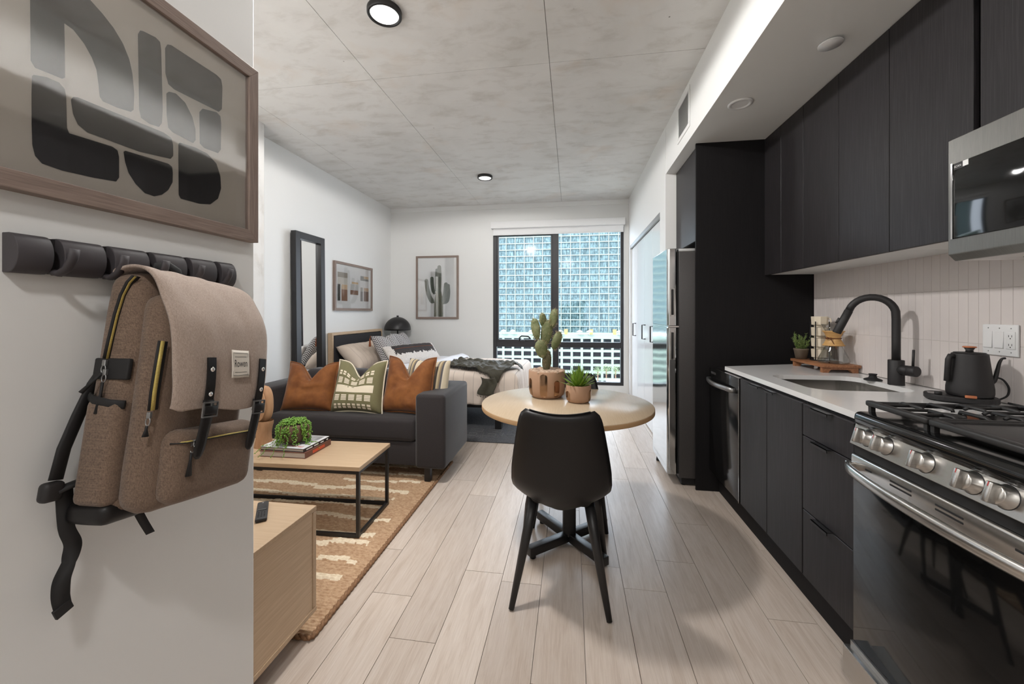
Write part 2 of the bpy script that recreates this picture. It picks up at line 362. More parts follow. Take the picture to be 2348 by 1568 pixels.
M['hide_white'] = mat('white_cowhide', S(226, 220, 214), .9, col2=S(204, 196, 190), scale=120, bump=.4, dist=.004)
M['rust_line'] = mat('rust_stitching', S(132, 72, 40), .8)
M['tower_frame'] = mat('mint_concrete_facade', S(113, 127, 117), .7)
def m_tglass():
    m, nt, b = nodes('tower_glass'); L = nt.links.new
    v = coords(nt, (.9, 1, .35), True); n = noisen(nt, v, 2.2, 3, .7)
    bars = noisen(nt, coords(nt, (2.4, .1, .05), True), 1.0, 1)
    c = mix(nt, ramp(nt, n, [(.38, S(50, 66, 68)), (.62, S(94, 114, 116))]), ramp(nt, bars, [(.44, S(120, 140, 140)), (.5, S(255, 255, 255))], 'LINEAR'), .6, 'MULTIPLY')
    L(c, b.inputs['Base Color']); b.inputs['Roughness'].default_value = .03; b.inputs['Metallic'].default_value = .0
    b.inputs['Specular IOR Level'].default_value = .5; b.inputs['IOR'].default_value = 1.42; b.inputs['Specular Tint'].default_value = (.80, .92, 1, 1); return m
M['tower_glass'] = m_tglass()
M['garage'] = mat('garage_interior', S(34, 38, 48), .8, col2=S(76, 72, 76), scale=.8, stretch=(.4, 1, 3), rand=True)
M['own_tower'] = mat('dark_tower_cladding', S(74, 86, 90), .6, col2=S(40, 50, 54), scale=.55, stretch=(.6, 1, .8), lo=.45, hi=.5)
M['lamp_glow'] = mat('lamp_diffuser', (.9, .9, .9, 1), .5, emis=(1, .97, .93, 1), estr=1.6)
M['cream_canvas'] = mat('white_awning', S(134, 134, 132), .8)
M['orange'] = mat('orange_panel', S(190, 130, 76), .8)
M['street'] = mat('street_ground', S(120, 120, 116), .9, col2=S(96, 100, 90), scale=.05)
M['tree'] = mat('street_tree_leaf', S(120, 140, 106), .9)

# ------------------------------------------------------------ the room (X right, Y away from the camera, Z up)
ZC, BY, LX, RX, SX, SZ, TX, NX, NY = 2.888, 5.84, -2.80, 0.812, 0.815, 2.476, 1.648, -1.0, 1.122
# floor: sub-floor plus one object per plank
fl = struct('floor', MB().box(-3.0, 1.75, -1.6, 5.95, -.06, -.012), M['grout'])
PW = .1885; x = -.327 - PW * 15; row = 0
while x < 1.70:
    y = -1.55 - random.random() * 1.22; kk = round((x + .327) / PW)
    known = {3: 1.875, -3: 1.679, -2: 1.454, 6: 1.775, 4: 2.11, 5: 2.5, 2: 2.02, -1: 1.89}
    if kk in known: y = known[kk] - 1.22 * 4
    while y < 5.9:
        y1 = y + 1.22; a, b2 = max(y, -1.55), min(y1, 5.9)
        if b2 - a > .02 and x + PW > -2.95:
            m = MB(); e = .0011; m.box(e, PW - e, e, (b2 - a) - e, -.012, 0)
            # small eased long edges
            o = obj('plank', m, M['floor'], fl, local=True); o.location = Vector((x, a, 0)) - WM[fl].translation
        y = y1
    x += PW; row += 1
# concrete ceiling in formwork panels
ce = struct('ceiling', MB().box(-3.0, 1.75, -1.6, 5.95, ZC + .012, ZC + .25), M['joint'])
xs = [-3.0, -2.42, -1.36, -.14, 1.08, 1.75]
for i in range(5):
    ys = [-1.6, -.6, .68, 3.04, 4.94, 5.95] if i == 0 else [-1.6, -1.2, .68, 2.57, 4.445, 5.95]
    for j in range(5):
        e = .0016; o = obj('panel', MB().box(xs[i] + e, xs[i + 1] - e, ys[j] + e, ys[j + 1] - e, ZC + random.uniform(0, .0008), ZC + .02), M['concrete'], ce)
WZ = ZC + .02
struct('wall_left', MB().box(LX - .12, LX, 1.0, BY + .1, -.05, WZ), M['paint'])
# back wall with window opening
wx0, wx1, wz0, wz1 = -1.165, .742, .215, 2.50
bw = MB(); bw.box(LX - .1, wx0, BY, BY + .16, -.05, WZ); bw.box(wx1, RX + .9, BY, BY + .16, -.05, WZ); bw.box(wx0, wx1, BY, BY + .16, -.05, wz0); bw.box(wx0, wx1, BY, BY + .16, wz1, WZ)
struct('wall_back', bw, M['paint'])
struct('trim_1', MB().box(LX, RX, BY - .018, BY, 2.822, ZC), M['paint'])
# right: closet wall (with opening), soffit over the kitchen, tiled wall
cy0, cy1, cz1 = 3.82, 5.70, 2.20; WE = 3.60
rw = MB(); rw.box(RX, RX + .10, WE, cy0, -.05, WZ); rw.box(RX, RX + .10, cy1, BY, -.05, WZ); rw.box(RX, RX + .10, cy0, cy1, cz1, WZ); rw.box(RX + .1, TX + .1, WE, WE + .1, -.05, WZ)
rw.box(RX + .75, RX + .8, WE, BY + .1, -.05, WZ)
struct('wall_right', rw, M['paint'])
struct('trim_2', MB().box(SX, TX + .1, -1.6, WE, SZ, WZ), M['paint'])['label'] = 'white boxed soffit over the kitchen'
struct('trim_3', MB().box(RX + .001, RX + .1, cy0, cy1, cz1 - .045, cz1), M['grey_metal'])['label'] = 'sliding track above the white closet doors'
kw = struct('wall_kitchen', MB().box(TX, TX + .12, -1.6, WE, -.05, WZ), M['grout'])
struct('wall_behind', MB().box(-3.0, 1.75, -1.7, -1.6, -.05, WZ), M['paint'])
struct('wall_entry', MB().box(-3.0, NX, -1.6, NY, -.05, WZ), M['paint'], bevel=.004)
struct('trim_4', MB().box(LX, -2.61, 2.55, 3.04, -.05, WZ), M['concrete'], bevel=.004)['label'] = 'raw concrete column by the left wall'
struct('baseboard_right', MB().box(RX - .008, RX, WE, cy0, 0, .06), M['paint'])
struct('baseboard_back', MB().box(LX, RX, BY - .01, BY, 0, .06), M['paint'])
# backsplash tiles, three courses, each a tile
tw = .0425; y = 2.979
rows = [(.922, 1.1415), (1.1415, 1.365), (1.365, 1.545)]
obj('grout_bed', MB().box(TX - .0048, TX, 2.979 - 46 * tw, 2.979, .922, 1.545), M['grout'], kw)
tm = {}
for r, (a, b2) in enumerate(rows):
    me = None
    for k in range(46):
        t = MB().box(-.006, 0, -tw + .0009, -.0009, .0009, b2 - a - .0009) if me is None else None
        if t: o = obj('tile', t, M['tile'], kw, local=True, bevel=.0008, bseg=1); me = o.data
        else:
            o = bpy.data.objects.new('tile', me); C.objects.link(o); o.parent = kw
            q = o.modifiers.new('bevel', 'BEVEL'); q.width = .0008; q.segments = 1
        o.location = Vector((TX, 2.979 - k * tw, a)) - WM[kw].translation

# window: black frame, four panes, mullion, vent handle
W = thing('window_1', None, None, ((wx0 + wx1) / 2, BY + .04, wz0), kind='structure'); W['label'] = 'large black framed window facing a glass tower'
mx0, mx1, rz0, rz1 = -.292, -.184, .755, .835
fy0, fy1 = BY - .004, BY + .07
f = MB(); f.box(wx0, wx0 + .055, fy0, fy1, wz0, wz1); f.box(wx1 - .042, wx1, fy0, fy1, wz0, wz1); f.box(wx0 + .055, wx1 - .042, fy0, fy1, wz0, wz0 + .045); f.box(wx0 + .055, wx1 - .042, fy0, fy1, wz1 - .06, wz1)
obj('frame', f, M['black_window'], W, bevel=.003)
obj('mullion', MB().box(-.272, mx1, fy0 - .005, fy1, wz0 + .045, wz1 - .06), M['black_window'], W, bevel=.003)
obj('transom', MB().box(wx0 + .055, -.272, fy0 - .003, fy1, rz0, rz1), M['black_window'], W, bevel=.003)
obj('transom', MB().box(mx1, wx1 - .042, fy0 - .003, fy1, rz0, rz1), M['black_window'], W, bevel=.003)
sa = MB(); a0, a1, b0, b1 = wx0 + .055, -.272, rz1, wz1 - .06; t = .028
sa.box(a0, a0 + t, fy0 + .01, fy1 - .01, b0, b1); sa.box(a1 - t, a1, fy0 + .01, fy1 - .01, b0, b1); sa.box(a0 + t, a1 - t, fy0 + .01, fy1 - .01, b0, b0 + t); sa.box(a0 + t, a1 - t, fy0 + .01, fy1 - .01, b1 - t, b1)
obj('sash', sa, M['black_window'], W, bevel=.002)
for (p0, p1, q0, q1) in ((a0 + t, a1 - t, b0 + t, b1 - t), (mx1, wx1 - .042, rz1, wz1 - .06), (wx0 + .055, -.272, wz0 + .045, rz0), (mx1, wx1 - .042, wz0 + .045, rz0)):
    obj('pane', MB().box(p0, p1, BY + .028, BY + .034, q0, q1), M['pane'], W)
hx = -.73; h = MB().box(hx - .05, hx + .05, fy0 - .02, fy0 + .01, rz1 - .004, rz1 + .018)
h.tube([(hx - .03, fy0 - .012, rz1 + .01), (hx - .03, fy0 - .02, rz1 + .06), (hx + .0, fy0 - .028, rz1 + .085), (hx + .10, fy0 - .03, rz1 + .08), (hx + .13, fy0 - .03, rz1 + .05)], .011, 8)
obj('handle', h, M['black_window'], W)
obj('blind_chain', MB().tube([(wx1 + .004, BY - .02, 2.5), (wx1 + .004, BY - .02, .95)], .003, 6), M['white_plastic'], W)
R = thing('roller_blind', 'white roller blind rolled up in a boxed cassette above the window', 'blind', (-.21, BY - .04, 2.42))
obj('cassette', MB().rbox(-1.185, .755, BY - .095, BY - .001, 2.515, 2.612, .004), M['blind'], R)
obj('shade', MB().box(-1.158, .735, BY - .035, BY - .032, 2.43, 2.515), M['blind'], R)
obj('hem_bar', MB().rbox(-1.158, .735, BY - .04, BY - .026, 2.418, 2.436, .003), M['blind'], R)

# closet doors (bifold leaves) and pulls
n = 4; dw = (cy1 - cy0) / n
hy = {0: 4.21, 1: 4.69, 3: 5.36}
for k in range(n):
    D = thing('door_%d' % (k + 1), None, None, (RX + .04, cy0 + dw * (k + .5), 0), kind='structure'); D['label'] = 'white closet door leaf with a slim black pull'
    obj('leaf', MB().box(RX + .025, RX + .055, cy0 + dw * k + .003, cy0 + dw * (k + 1) - .003, .012, cz1 - .05), M['white_door'], D, bevel=.0015)
    if k in hy:
        yy = hy[k]; p = MB().tube([(RX + .026, yy, .965), (RX - .012, yy, .965), (RX - .012, yy, 1.125), (RX + .026, yy, 1.125)], .007, 8)
        obj('pull', p, M['black_matte'], D)
# ------------------------------------------------------------ city outside
FY = 150.; bay = 3.506; flo = 2.43
t0 = thing('glass_tower', 'pale mint gridded glass tower across the street filling the window', 'building', (0, FY, -60))
cols = [-10.814 + bay * k for k in range(-16, 22)]; zb = -6.4; nr = 18
obj('wall', MB().box(cols[0], cols[-1], FY + 2, FY + 18, zb, zb + nr * flo), M['own_tower'], t0)
rest = MB(); me = None
for i in range(len(cols) - 1):
    for j in range(nr):
        vis = -31 < cols[i] < 19 and j < 17
        X0, X1, Z0, Z1 = cols[i] + .1, cols[i + 1] - .1, zb + j * flo + .14, zb + (j + 1) * flo - .14
        if vis:
            if me is None: o = obj('pane', MB().box(0, X1 - X0, 0, .1, 0, Z1 - Z0), M['tower_glass'], t0, local=True); me = o.data
            else: o = bpy.data.objects.new('pane', me); C.objects.link(o); o.parent = t0
            o.location = (X0, .5, Z0 + 60); o.rotation_euler = (random.gauss(0, .006), 0, random.gauss(0, .006))
        else: rest.box(X0, X1, FY + .5, FY + .6, Z0, Z1)
o = obj('pane_field', rest, M['tower_glass'], t0); o['kind'] = 'stuff'
for cx in cols: obj('mullion', MB().box(cx - .13, cx + .13, FY, FY + 1, zb, zb + nr * flo), M['tower_frame'], t0)
for j in range(nr + 1): obj('spandrel', MB().box(cols[0], cols[-1], FY + .02, FY + 1, zb + j * flo - .16, zb + j * flo + .16), M['tower_frame'], t0)
PY = 146.; pb = 3.63; pf = 2.56; pz = -23.0
p0 = thing('parking_podium', 'pale green open parking deck below the glass tower', 'building', (0, PY, -60))
pc = [.157 + pb * k for k in range(-20, 18)]
obj('wall', MB().box(pc[0], pc[-1], PY + 3.5, PY + 16, -60, -7.6), M['own_tower'], p0)
for cx in pc: obj('column', MB().box(cx - .42, cx + .42, PY, PY + .8, -60, -7.6), M['tower_frame'], p0)
for j in range(8):
    z = pz - 2 * pf + j * pf
    if z < -8.4: obj('deck', MB().box(pc[0], pc[-1], PY - .05, PY + 3.4, z - .42, z + .42), M['tower_frame'], p0)
for i in range(len(pc) - 1):
    for j in range(6):
        z = pz - 1 * pf + j * pf
        if -34 < pc[i] < 20 and z < -8.5: obj('opening', MB().box(pc[i] + .42, pc[i + 1] - .42, PY + 2.9, PY + 3.0, z + .42, z + pf - .42), M['garage'], p0)
obj('parapet', MB().box(pc[0], pc[-1], PY - .1, PY + 3.9, -8.35, -6.9), M['tower_frame'], p0)
for k in range(15):
    c0 = -32 + 3.5 * k
    if random.random() < .25: continue
    u = thing('terrace_parasol', 'small white parasol on the terrace at the foot of the glass tower', 'parasol', (c0, PY + 1, -6.9), group='white parasols on the tower terrace')
    obj('canopy', MB().lathe([(1.35, 0), (.8, .5), (.02, .8)], 8, (c0, PY - .6, -5.9)), M['cream_canvas'], u)
    obj('pole', MB().tube([(c0, PY - .6, -6.9), (c0, PY - .6, -5.2)], .06, 6), M['white_plastic'], u)
for k, cx in enumerate((-2.6, 6.6, 15.0)): tag(obj('terrace_screen', MB().box(cx, cx + 1.3, PY + 2.2, PY + 2.3, -6.9, -5.0), M['orange']), ('orange screen on the terrace behind the cactus side of the window', 'orange screen in the middle of the tower terrace', 'orange screen at the right end of the tower terrace')[k], 'screen')
g = struct('street_ground', MB().box(-160, 160, 14, 400, -60.4, -60), M['street'])
# the block this flat is in, mirrored in the tower's glass
struct('wall_facade', MB().box(-9, wx0 - .02, BY + .12, BY + .3, -60, 9).box(wx1 + .02, 11, BY + .12, BY + .3, -60, 9).box(wx0 - .02, wx1 + .02, BY + .12, BY + .3, -60, wz0 - .02).box(wx0 - .02, wx1 + .02, BY + .12, BY + .3, wz1 + .02, 9), M['own_tower'])
o = tag(obj('white_kiosk', MB().box(10.5, 17, 118, 124, -60, -19.2).box(10.2, 17.3, 117.8, 124.2, -19.2, -19.0), M['cream_canvas']), 'white flat roofed building low at the right of the window', 'building')
for k, (tx, tz) in enumerate(((8.2, -17.0), (10.8, -16.4), (13.6, -16.6))):
    T = thing('street_tree', ('leafy street tree left of the white flat roof', 'leafy street tree in the middle behind the white flat roof', 'leafy street tree right above the white flat roof')[k], 'tree', (tx, 126, -60), group='street trees by the white roof')
    m = MB(); rr = random.Random(k)
    for _ in range(420):
        d = Vector((rr.gauss(0, 1), rr.gauss(0, 1), rr.gauss(0, 1))).normalized() * rr.random() ** .4; c = Vector((tx, 126, tz)) + Vector((d.x * 1.5, d.y * 1.5, d.z * 1.7)); s2 = .16
        a, b2 = Vector((rr.gauss(0, 1), rr.gauss(0, 1), rr.gauss(0, 1))).normalized() * s2, Vector((rr.gauss(0, 1), rr.gauss(0, 1), rr.gauss(0, 1))).normalized() * s2
        m.add([c - a, c + b2, c + a], [(0, 1, 2)])
    o = obj('crown', m, M['tree'], T); o['kind'] = 'stuff'
    obj('trunk', MB().tube([(tx, 126, -60), (tx, 126, tz)], .2, 6), M['brownpot'], T)

# ------------------------------------------------------------ room lamps, plus an added uplight and an added ceiling lamp
def spot(parent, loc, watts, col=(1, .98, .96)):
    l = bpy.data.lights.new('bulb', 'SPOT'); l.energy = watts; l.spot_size = math.radians(178); l.spot_blend = .08; l.shadow_soft_size = .105; l.color = col
    o = bpy.data.objects.new('bulb', l); C.objects.link(o); o.location = Vector(loc) - wm(parent).translation; o.parent = parent
for k, (lx, ly, wt) in enumerate(((-.99, 1.99, 150), (-1.014, 4.588, 20), (-.1, -.6, 78))):
    lab = ('round black rimmed ceiling lamp near the top edge above the sofa', 'round black rimmed ceiling lamp far back near the window', 'round black rimmed ceiling lamp added behind the viewer for fill light')[k]  # third one is an unseen addition, there to fill the near half with light
    L_ = thing('ceiling_lamp', lab, 'ceiling lamp', (lx, ly, ZC), group='round ceiling lamps')
    obj('rim', MB().lathe([(.086, 0), (.09, -.004), (.09, -.026), (.087, -.03), (.076, -.03), (.075, -.022)], 48, (lx, ly, ZC)), M['black_metal'], L_)
    obj('diffuser', MB().lathe([(.0761, -.02), (.07, -.026), (.04, -.0275), (.0005, -.028)], 40, (lx, ly, ZC)), M['lamp_glow'], L_)
    spot(L_, (lx, ly, ZC - .034), wt)
FLm = thing('added_uplight', 'unseen black uplight added behind the entry wall to brighten the ceiling', 'added uplight', (-2.35, 1.75, .0))  # added out of view to throw light on the ceiling
obj('base', MB().lathe([(.13, .012), (.13, .028), (.02, .034), (.0005, .034)], 32, (-2.35, 1.75, 0)), M['black_metal'], FLm)
obj('pole', MB().tube([(-2.35, 1.75, .03), (-2.35, 1.75, 1.12)], .012, 10), M['black_metal'], FLm)
obj('bowl', MB().lathe([(.02, 1.10), (.12, 1.14), (.17, 1.20), (.165, 1.20), (.115, 1.15), (.0005, 1.115)], 40, (-2.35, 1.75, 0)), M['black_metal'], FLm)
l = bpy.data.lights.new('bulb', 'SPOT'); l.energy = 18; l.spot_size = math.radians(165); l.spot_blend = .6; l.shadow_soft_size = .1; l.color = (1, .97, .94)
o = bpy.data.objects.new('bulb', l); C.objects.link(o); o.parent = FLm; o.location = (0, 0, 1.22); o.rotation_euler = (PI, 0, 0)
DLt = thing('recessed_light', 'small white recessed downlight in the soffit near the tall black panel', 'downlight', (.964, 2.449, SZ))
obj('trim_ring', MB().lathe([(.064, -.0005), (.064, -.006), (.06, -.009), (.046, -.009), (.044, -.004)], 40, (.964, 2.449, SZ)), M['white_plastic'], DLt)
obj('lens', MB().lathe([(.045, -.003), (.03, -.0015), (.0005, -.001)], 32, (.964, 2.449, SZ)), M['white_plastic'], DLt)
tag(obj('sprinkler_cover', MB().lathe([(.03, 0), (.03, -.006), (.046, -.008), (.046, -.014), (.0005, -.0142)], 40, (1.143, 1.952, SZ)), M['white_plastic']), 'flat white round cover plate in the soffit above the wall cabinets', 'cover plate')
# air vent in the soffit face
V = thing('air_vent', 'white louvred air vent in the soffit beside the ceiling', 'vent', (SX, 3.05, 2.56))
vy0, vy1, vz0, vz1 = 2.885, 3.205, 2.562, 2.850
g = MB(); g.box(SX - .008, SX, vy0, vy1, vz0, vz0 + .03); g.box(SX - .008, SX, vy0, vy1, vz1 - .03, vz1); g.box(SX - .008, SX, vy0, vy0 + .03, vz0 + .03, vz1 - .03); g.box(SX - .008, SX, vy1 - .03, vy1, vz0 + .03, vz1 - .03)
obj('frame', g, M['paint'], V, bevel=.003)
obj('backing', MB().box(SX - .0015, SX - .0005, vy0 + .03, vy1 - .03, vz0 + .03, vz1 - .03), M['grey_metal'], V)
k = vz0 + .036
while k < vz1 - .034:
    obj('slat', MB().add([(SX - .0065, vy0 + .03, k), (SX - .0065, vy1 - .03, k), (SX - .002, vy1 - .03, k + .006), (SX - .002, vy0 + .03, k + .006), (SX - .0058, vy0 + .03, k - .0008), (SX - .0058, vy1 - .03, k - .0008)], [(0, 1, 2, 3), (0, 4, 5, 1)]), M['paint'], V); k += .0125
# ------------------------------------------------------------ kitchen
BF = .965                      # base cabinet door faces
def pull_tab(parent, y0, y1, z, X=BF, m='black_metal'):
    obj('pull', MB().box(X - .022, X, y0, y1, z - .003, z).box(X - .022, X - .019, y0, y1, z - .012, z), M[m], parent)
P = tag(obj('tall_panel', MB().box(.88, TX - .001, 2.981, 3.0, 0, SZ), M['black_panel'], bevel=.001), 'tall black side panel between the fridge and the worktop', 'panel')
# worktop with sink cut-out
cx0, cx1, cyA, cyB, cz0, cz1_ = .985, TX - .0065, 1.522, 2.98, .896, .92
def rrect(x0, x1, y0, y1, r, n=6):
    out = []
    for (cx, cy, a0) in ((x1 - r, y1 - r, 0), (x0 + r, y1 - r, PI / 2), (x0 + r, y0 + r, PI), (x1 - r, y0 + r, 1.5 * PI)):
        for k in range(n + 1): a = a0 + PI / 2 * k / n; out.append((cx + r * math.cos(a), cy + r * math.sin(a)))
    return out
sk = rrect(1.09, 1.525, 1.965, 2.415, .085)
def outer(p):
    c = ((1.09 + 1.525) / 2, (1.965 + 2.415) / 2); d = (p[0] - c[0], p[1] - c[1]); ts = []
    if d[0] > 1e-9: ts.append((cx1 - c[0]) / d[0])
    if d[0] < -1e-9: ts.append((cx0 - c[0]) / d[0])
    if d[1] > 1e-9: ts.append((cyB - c[1]) / d[1])
    if d[1] < -1e-9: ts.append((cyA - c[1]) / d[1])
    t = min(ts); return (c[0] + d[0] * t, c[1] + d[1] * t)
pts = list(sk)
ct = MB(); n = len(pts); ou = [outer(p) for p in pts]
corn = [(cx1, cyB), (cx0, cyB), (cx0, cyA), (cx1, cyA)]
v = [(p[0], p[1], z) for z in (cz0, cz1_) for p in pts + ou] + [(a, b, z) for z in (cz0, cz1_) for a, b in corn]
fs = []; N2 = 2 * n
for k in range(n):
    j = (k + 1) % n
    fs += [(N2 + k, N2 + n + k, N2 + n + j, N2 + j), (k, j, n + j, n + k), (k, N2 + k, N2 + j, j)]
    # corner fill
    A, B = ou[k], ou[j]
    if abs(A[0] - B[0]) > 1e-6 and abs(A[1] - B[1]) > 1e-6:
        ci = min(range(4), key=lambda q: (corn[q][0] - A[0]) ** 2 + (corn[q][1] - A[1]) ** 2 + (corn[q][0] - B[0]) ** 2 + (corn[q][1] - B[1]) ** 2)
        fs += [(N2 + n + k, 2 * N2 + 4 + ci, N2 + n + j), (n + k, n + j, 2 * N2 + ci), (n + k, 2 * N2 + ci, 2 * N2 + 4 + ci, N2 + n + k), (2 * N2 + ci, n + j, N2 + n + j, 2 * N2 + 4 + ci)]
    else: fs.append((n + k, n + j, N2 + n + j, N2 + n + k))
ct.add(v, fs); tag(obj('worktop', ct, M['quartz'], weld=True), 'white quartz worktop with an undermount sink cut-out', 'worktop')
sb = MB(); s2 = rrect(1.083, 1.532, 1.958, 2.422, .09); s3 = rrect(1.10, 1.515, 1.975, 2.405, .075)
sb.add([(a, b, cz0 - .0005) for a, b in s2] + [(a, b, .70) for a, b in s3], [(k, (k + 1) % n, n + (k + 1) % n, n + k) for k in range(n)] + [tuple(range(n, 2 * n))], True)
SK = thing('sink', 'undermount stainless steel sink bowl in the white worktop', 'sink', (1.307, 2.19, .70))
obj('bowl', sb, M['steel_h'], SK, solid=.002); obj('drain', MB().lathe([(.045, .7025), (.04, .7045), (.0005, .7035)], 24, (1.307, 2.19, 0)), M['chrome'], SK)
# base run
def toe(name_parent, y0, y1): obj('toe_kick', MB().box(BF + .07, BF + .085, y0, y1, 0, .155), M['black_panel'], name_parent)
dws = thing('dishwasher', 'black glossy dishwasher with a bowed steel bar handle', 'dishwasher', (1.3, 2.70, 0))
obj('body', MB().box(BF + .03, TX - .02, 2.462, 2.965, .16, .885), M['black_panel'], dws)
dd = obj('door', MB().rbox(BF - .004, BF + .03, 2.462, 2.955, .165, .886, .004), M['black_enamel'], dws)
obj('side_strip', MB().box(BF - .006, BF + .03, 2.4575, 2.4625, .162, .886), M['chrome'], dws)
obj('top_strip', MB().box(BF - .005, BF + .03, 2.4575, 2.955, .8865, .889), M['chrome'], dws)
hp = [(BF - .004, 2.505, .806), (BF - .03, 2.51, .807)] + [(BF - .03 - .028 * math.sin(PI * k / 10), 2.515 + .40 * k / 10, .808) for k in range(1, 10)] + [(BF - .03, 2.918, .808), (BF - .004, 2.925, .808)]
obj('handle', MB().tube(hp, .007, 8, ry=.016), M['grey_metal'], dd)
obj('badge', MB().box(BF - .0052, BF - .004, 2.835, 2.915, .848, .862), M['grey_metal'], dd)
for q in range(4): obj('badge_mark', MB().box(BF - .0056, BF - .0052, 2.843 + (q % 2) * .014, 2.853 + (q % 2) * .014, .851 + (q // 2) * .005, .853 + (q // 2) * .005), M['book_black'], dd)
toe(dws, 2.45, 2.98)
sc = thing('sink_cabinet', 'black two door base cabinet under the sink', 'cabinet', (1.3, 2.14, 0))
SO = MB().box(BF + .025, BF + .04, 1.832, 2.452, .16, .893).box(BF + .04, TX - .02, 1.832, 1.848, .16, .893).box(BF + .04, TX - .02, 2.436, 2.452, .16, .893).box(BF + .04, TX - .02, 1.848, 2.436, .16, .176)
obj('body', SO, M['black_panel'], sc)
for y0, y1, py in ((2.14, 2.45, (2.19, 2.29)), (1.834, 2.136, (2.04, 2.12))):
    d = obj('door', MB().rbox(BF, BF + .02, y0, y1, .165, .886, .0015, 1), M['black_lam'], sc); pull_tab(d, py[0], py[1], .8885)
toe(sc, 1.83, 2.45)
dc = thing('drawer_cabinet', 'black three drawer base cabinet beside the stove', 'cabinet', (1.3, 1.69, 0))
obj('body', MB().box(BF + .025, TX - .02, 1.524, 1.828, .16, .893), M['black_panel'], dc)
for z0, z1 in ((.756, .886), (.447, .752), (.165, .443)):
    d = obj('drawer', MB().rbox(BF, BF + .02, 1.524, 1.828, z0, z1, .0015, 1), M['black_lam'], dc); pull_tab(d, 1.635, 1.735, z1 + .0025)
toe(dc, 1.524, 1.83)
# wall cabinets
UX, UZ0, UZ1 = 1.331, 1.527, SZ
def wall_cab(label, ys, z0=UZ0):
    c = thing('wall_cabinet', label, 'cabinet', (1.49, (ys[0] + ys[-1]) / 2, z0), group='black wall cabinets')
    obj('body', MB().box(UX + .022, TX - .0005, ys[-1] + .001, ys[0] - .001, z0 + .016, UZ1 - .001), M['black_panel'], c)
    obj('bottom_panel', MB().box(UX + .022, TX - .0005, ys[-1] + .001, ys[0] - .001, z0 + .004, z0 + .016), M['paint'], c)
    for a, b in zip(ys, ys[1:]): obj('door', MB().rbox(UX, UX + .02, b + .0015, a - .0015, z0, UZ1 - .003, .0012, 1), M['black_lam'], c)
wall_cab('black two door wall cabinet beside the tall panel', [2.98, 2.761, 2.515])
wall_cab('black two door wall cabinet in the middle of the run', [2.515, 2.209, 1.89])
wall_cab('black single door wall cabinet left of the microwave', [1.89, 1.535])
wall_cab('black wall cabinet above the microwave', [1.515, 1.135, .75], 1.86)
obj_f = MB().box(UX + .02, TX - .001, 1.515, 1.535, UZ0, UZ1 - .002)
struct('trim_5', obj_f, M['black_enamel'])['label'] = 'black filler strip between the wall cabinets'
fc = thing('fridge_cabinet', 'black cabinet over the fridge', 'cabinet', (1.27, 3.3, 1.79))
obj('body', MB().box(.922, TX - .001, 3.001, WE - .002, 1.80, SZ - .001), M['black_panel'], fc)
obj('door', MB().rbox(.90, .92, 3.002, WE - .004, 1.793, SZ - .003, .0015, 1), M['black_lam'], fc)
# fridge
fr = thing('refrigerator', 'tall stainless top freezer refrigerator beside the black panel', 'refrigerator', (1.1, 3.3, 0))
FX, fy0_, fy1_ = .695, 3.03, 3.565
obj('body', MB().rbox(.778, 1.5, fy0_ + .002, fy1_, .06, 1.715, .004), M['dark_steel'], fr)
obj('top_cap', MB().rbox(.775, 1.5, fy0_, fy1_, 1.712, 1.737, .003), M['grey_metal'], fr)
obj('plinth', MB().box(.80, 1.5, fy0_ + .02, fy1_ - .02, .012, .06), M['rubber'], fr)
for z0, z1, hz in ((1.172, 1.737, (1.25, 1.44)), (.085, 1.160, (.93, 1.125))):
    d = MB(); prof = rrect(FX, .768, fy0_, fy1_, .018, 4); d.prism(prof, z0, z1, lambda a, b, h: (a, b, h), smooth=False)
    door = obj('door', d, [M['steel_door']], fr, bevel=.003)
    obj('grip_recess', MB().rbox(.722, .742, fy0_ - .0012, fy0_ + .01, hz[0], hz[1], .004), M['black_matte'], door)
    obj('grip_trim', MB().rbox(.716, .7225, fy0_ - .002, fy0_ + .01, hz[0] - .008, hz[1] + .008, .001, 1).rbox(.7415, .748, fy0_ - .002, fy0_ + .01, hz[0] - .008, hz[1] + .008, .001, 1), M['steel'], door)
obj('gasket', MB().box(.768, .779, fy0_ + .006, fy1_ - .006, .09, 1.73), M['rubber'], fr)
obj('divider', MB().box(FX + .004, .775, fy0_ - .004, fy1_, 1.161, 1.171), M['chrome'], fr)
for yy in (fy0_ + .05, fy1_ - .03): obj('foot', MB().lathe([(.018, 0), (.02, .01), (.012, .06)], 12, (.74 if yy > 3.3 else .82, yy, 0)), M['rubber'], fr)

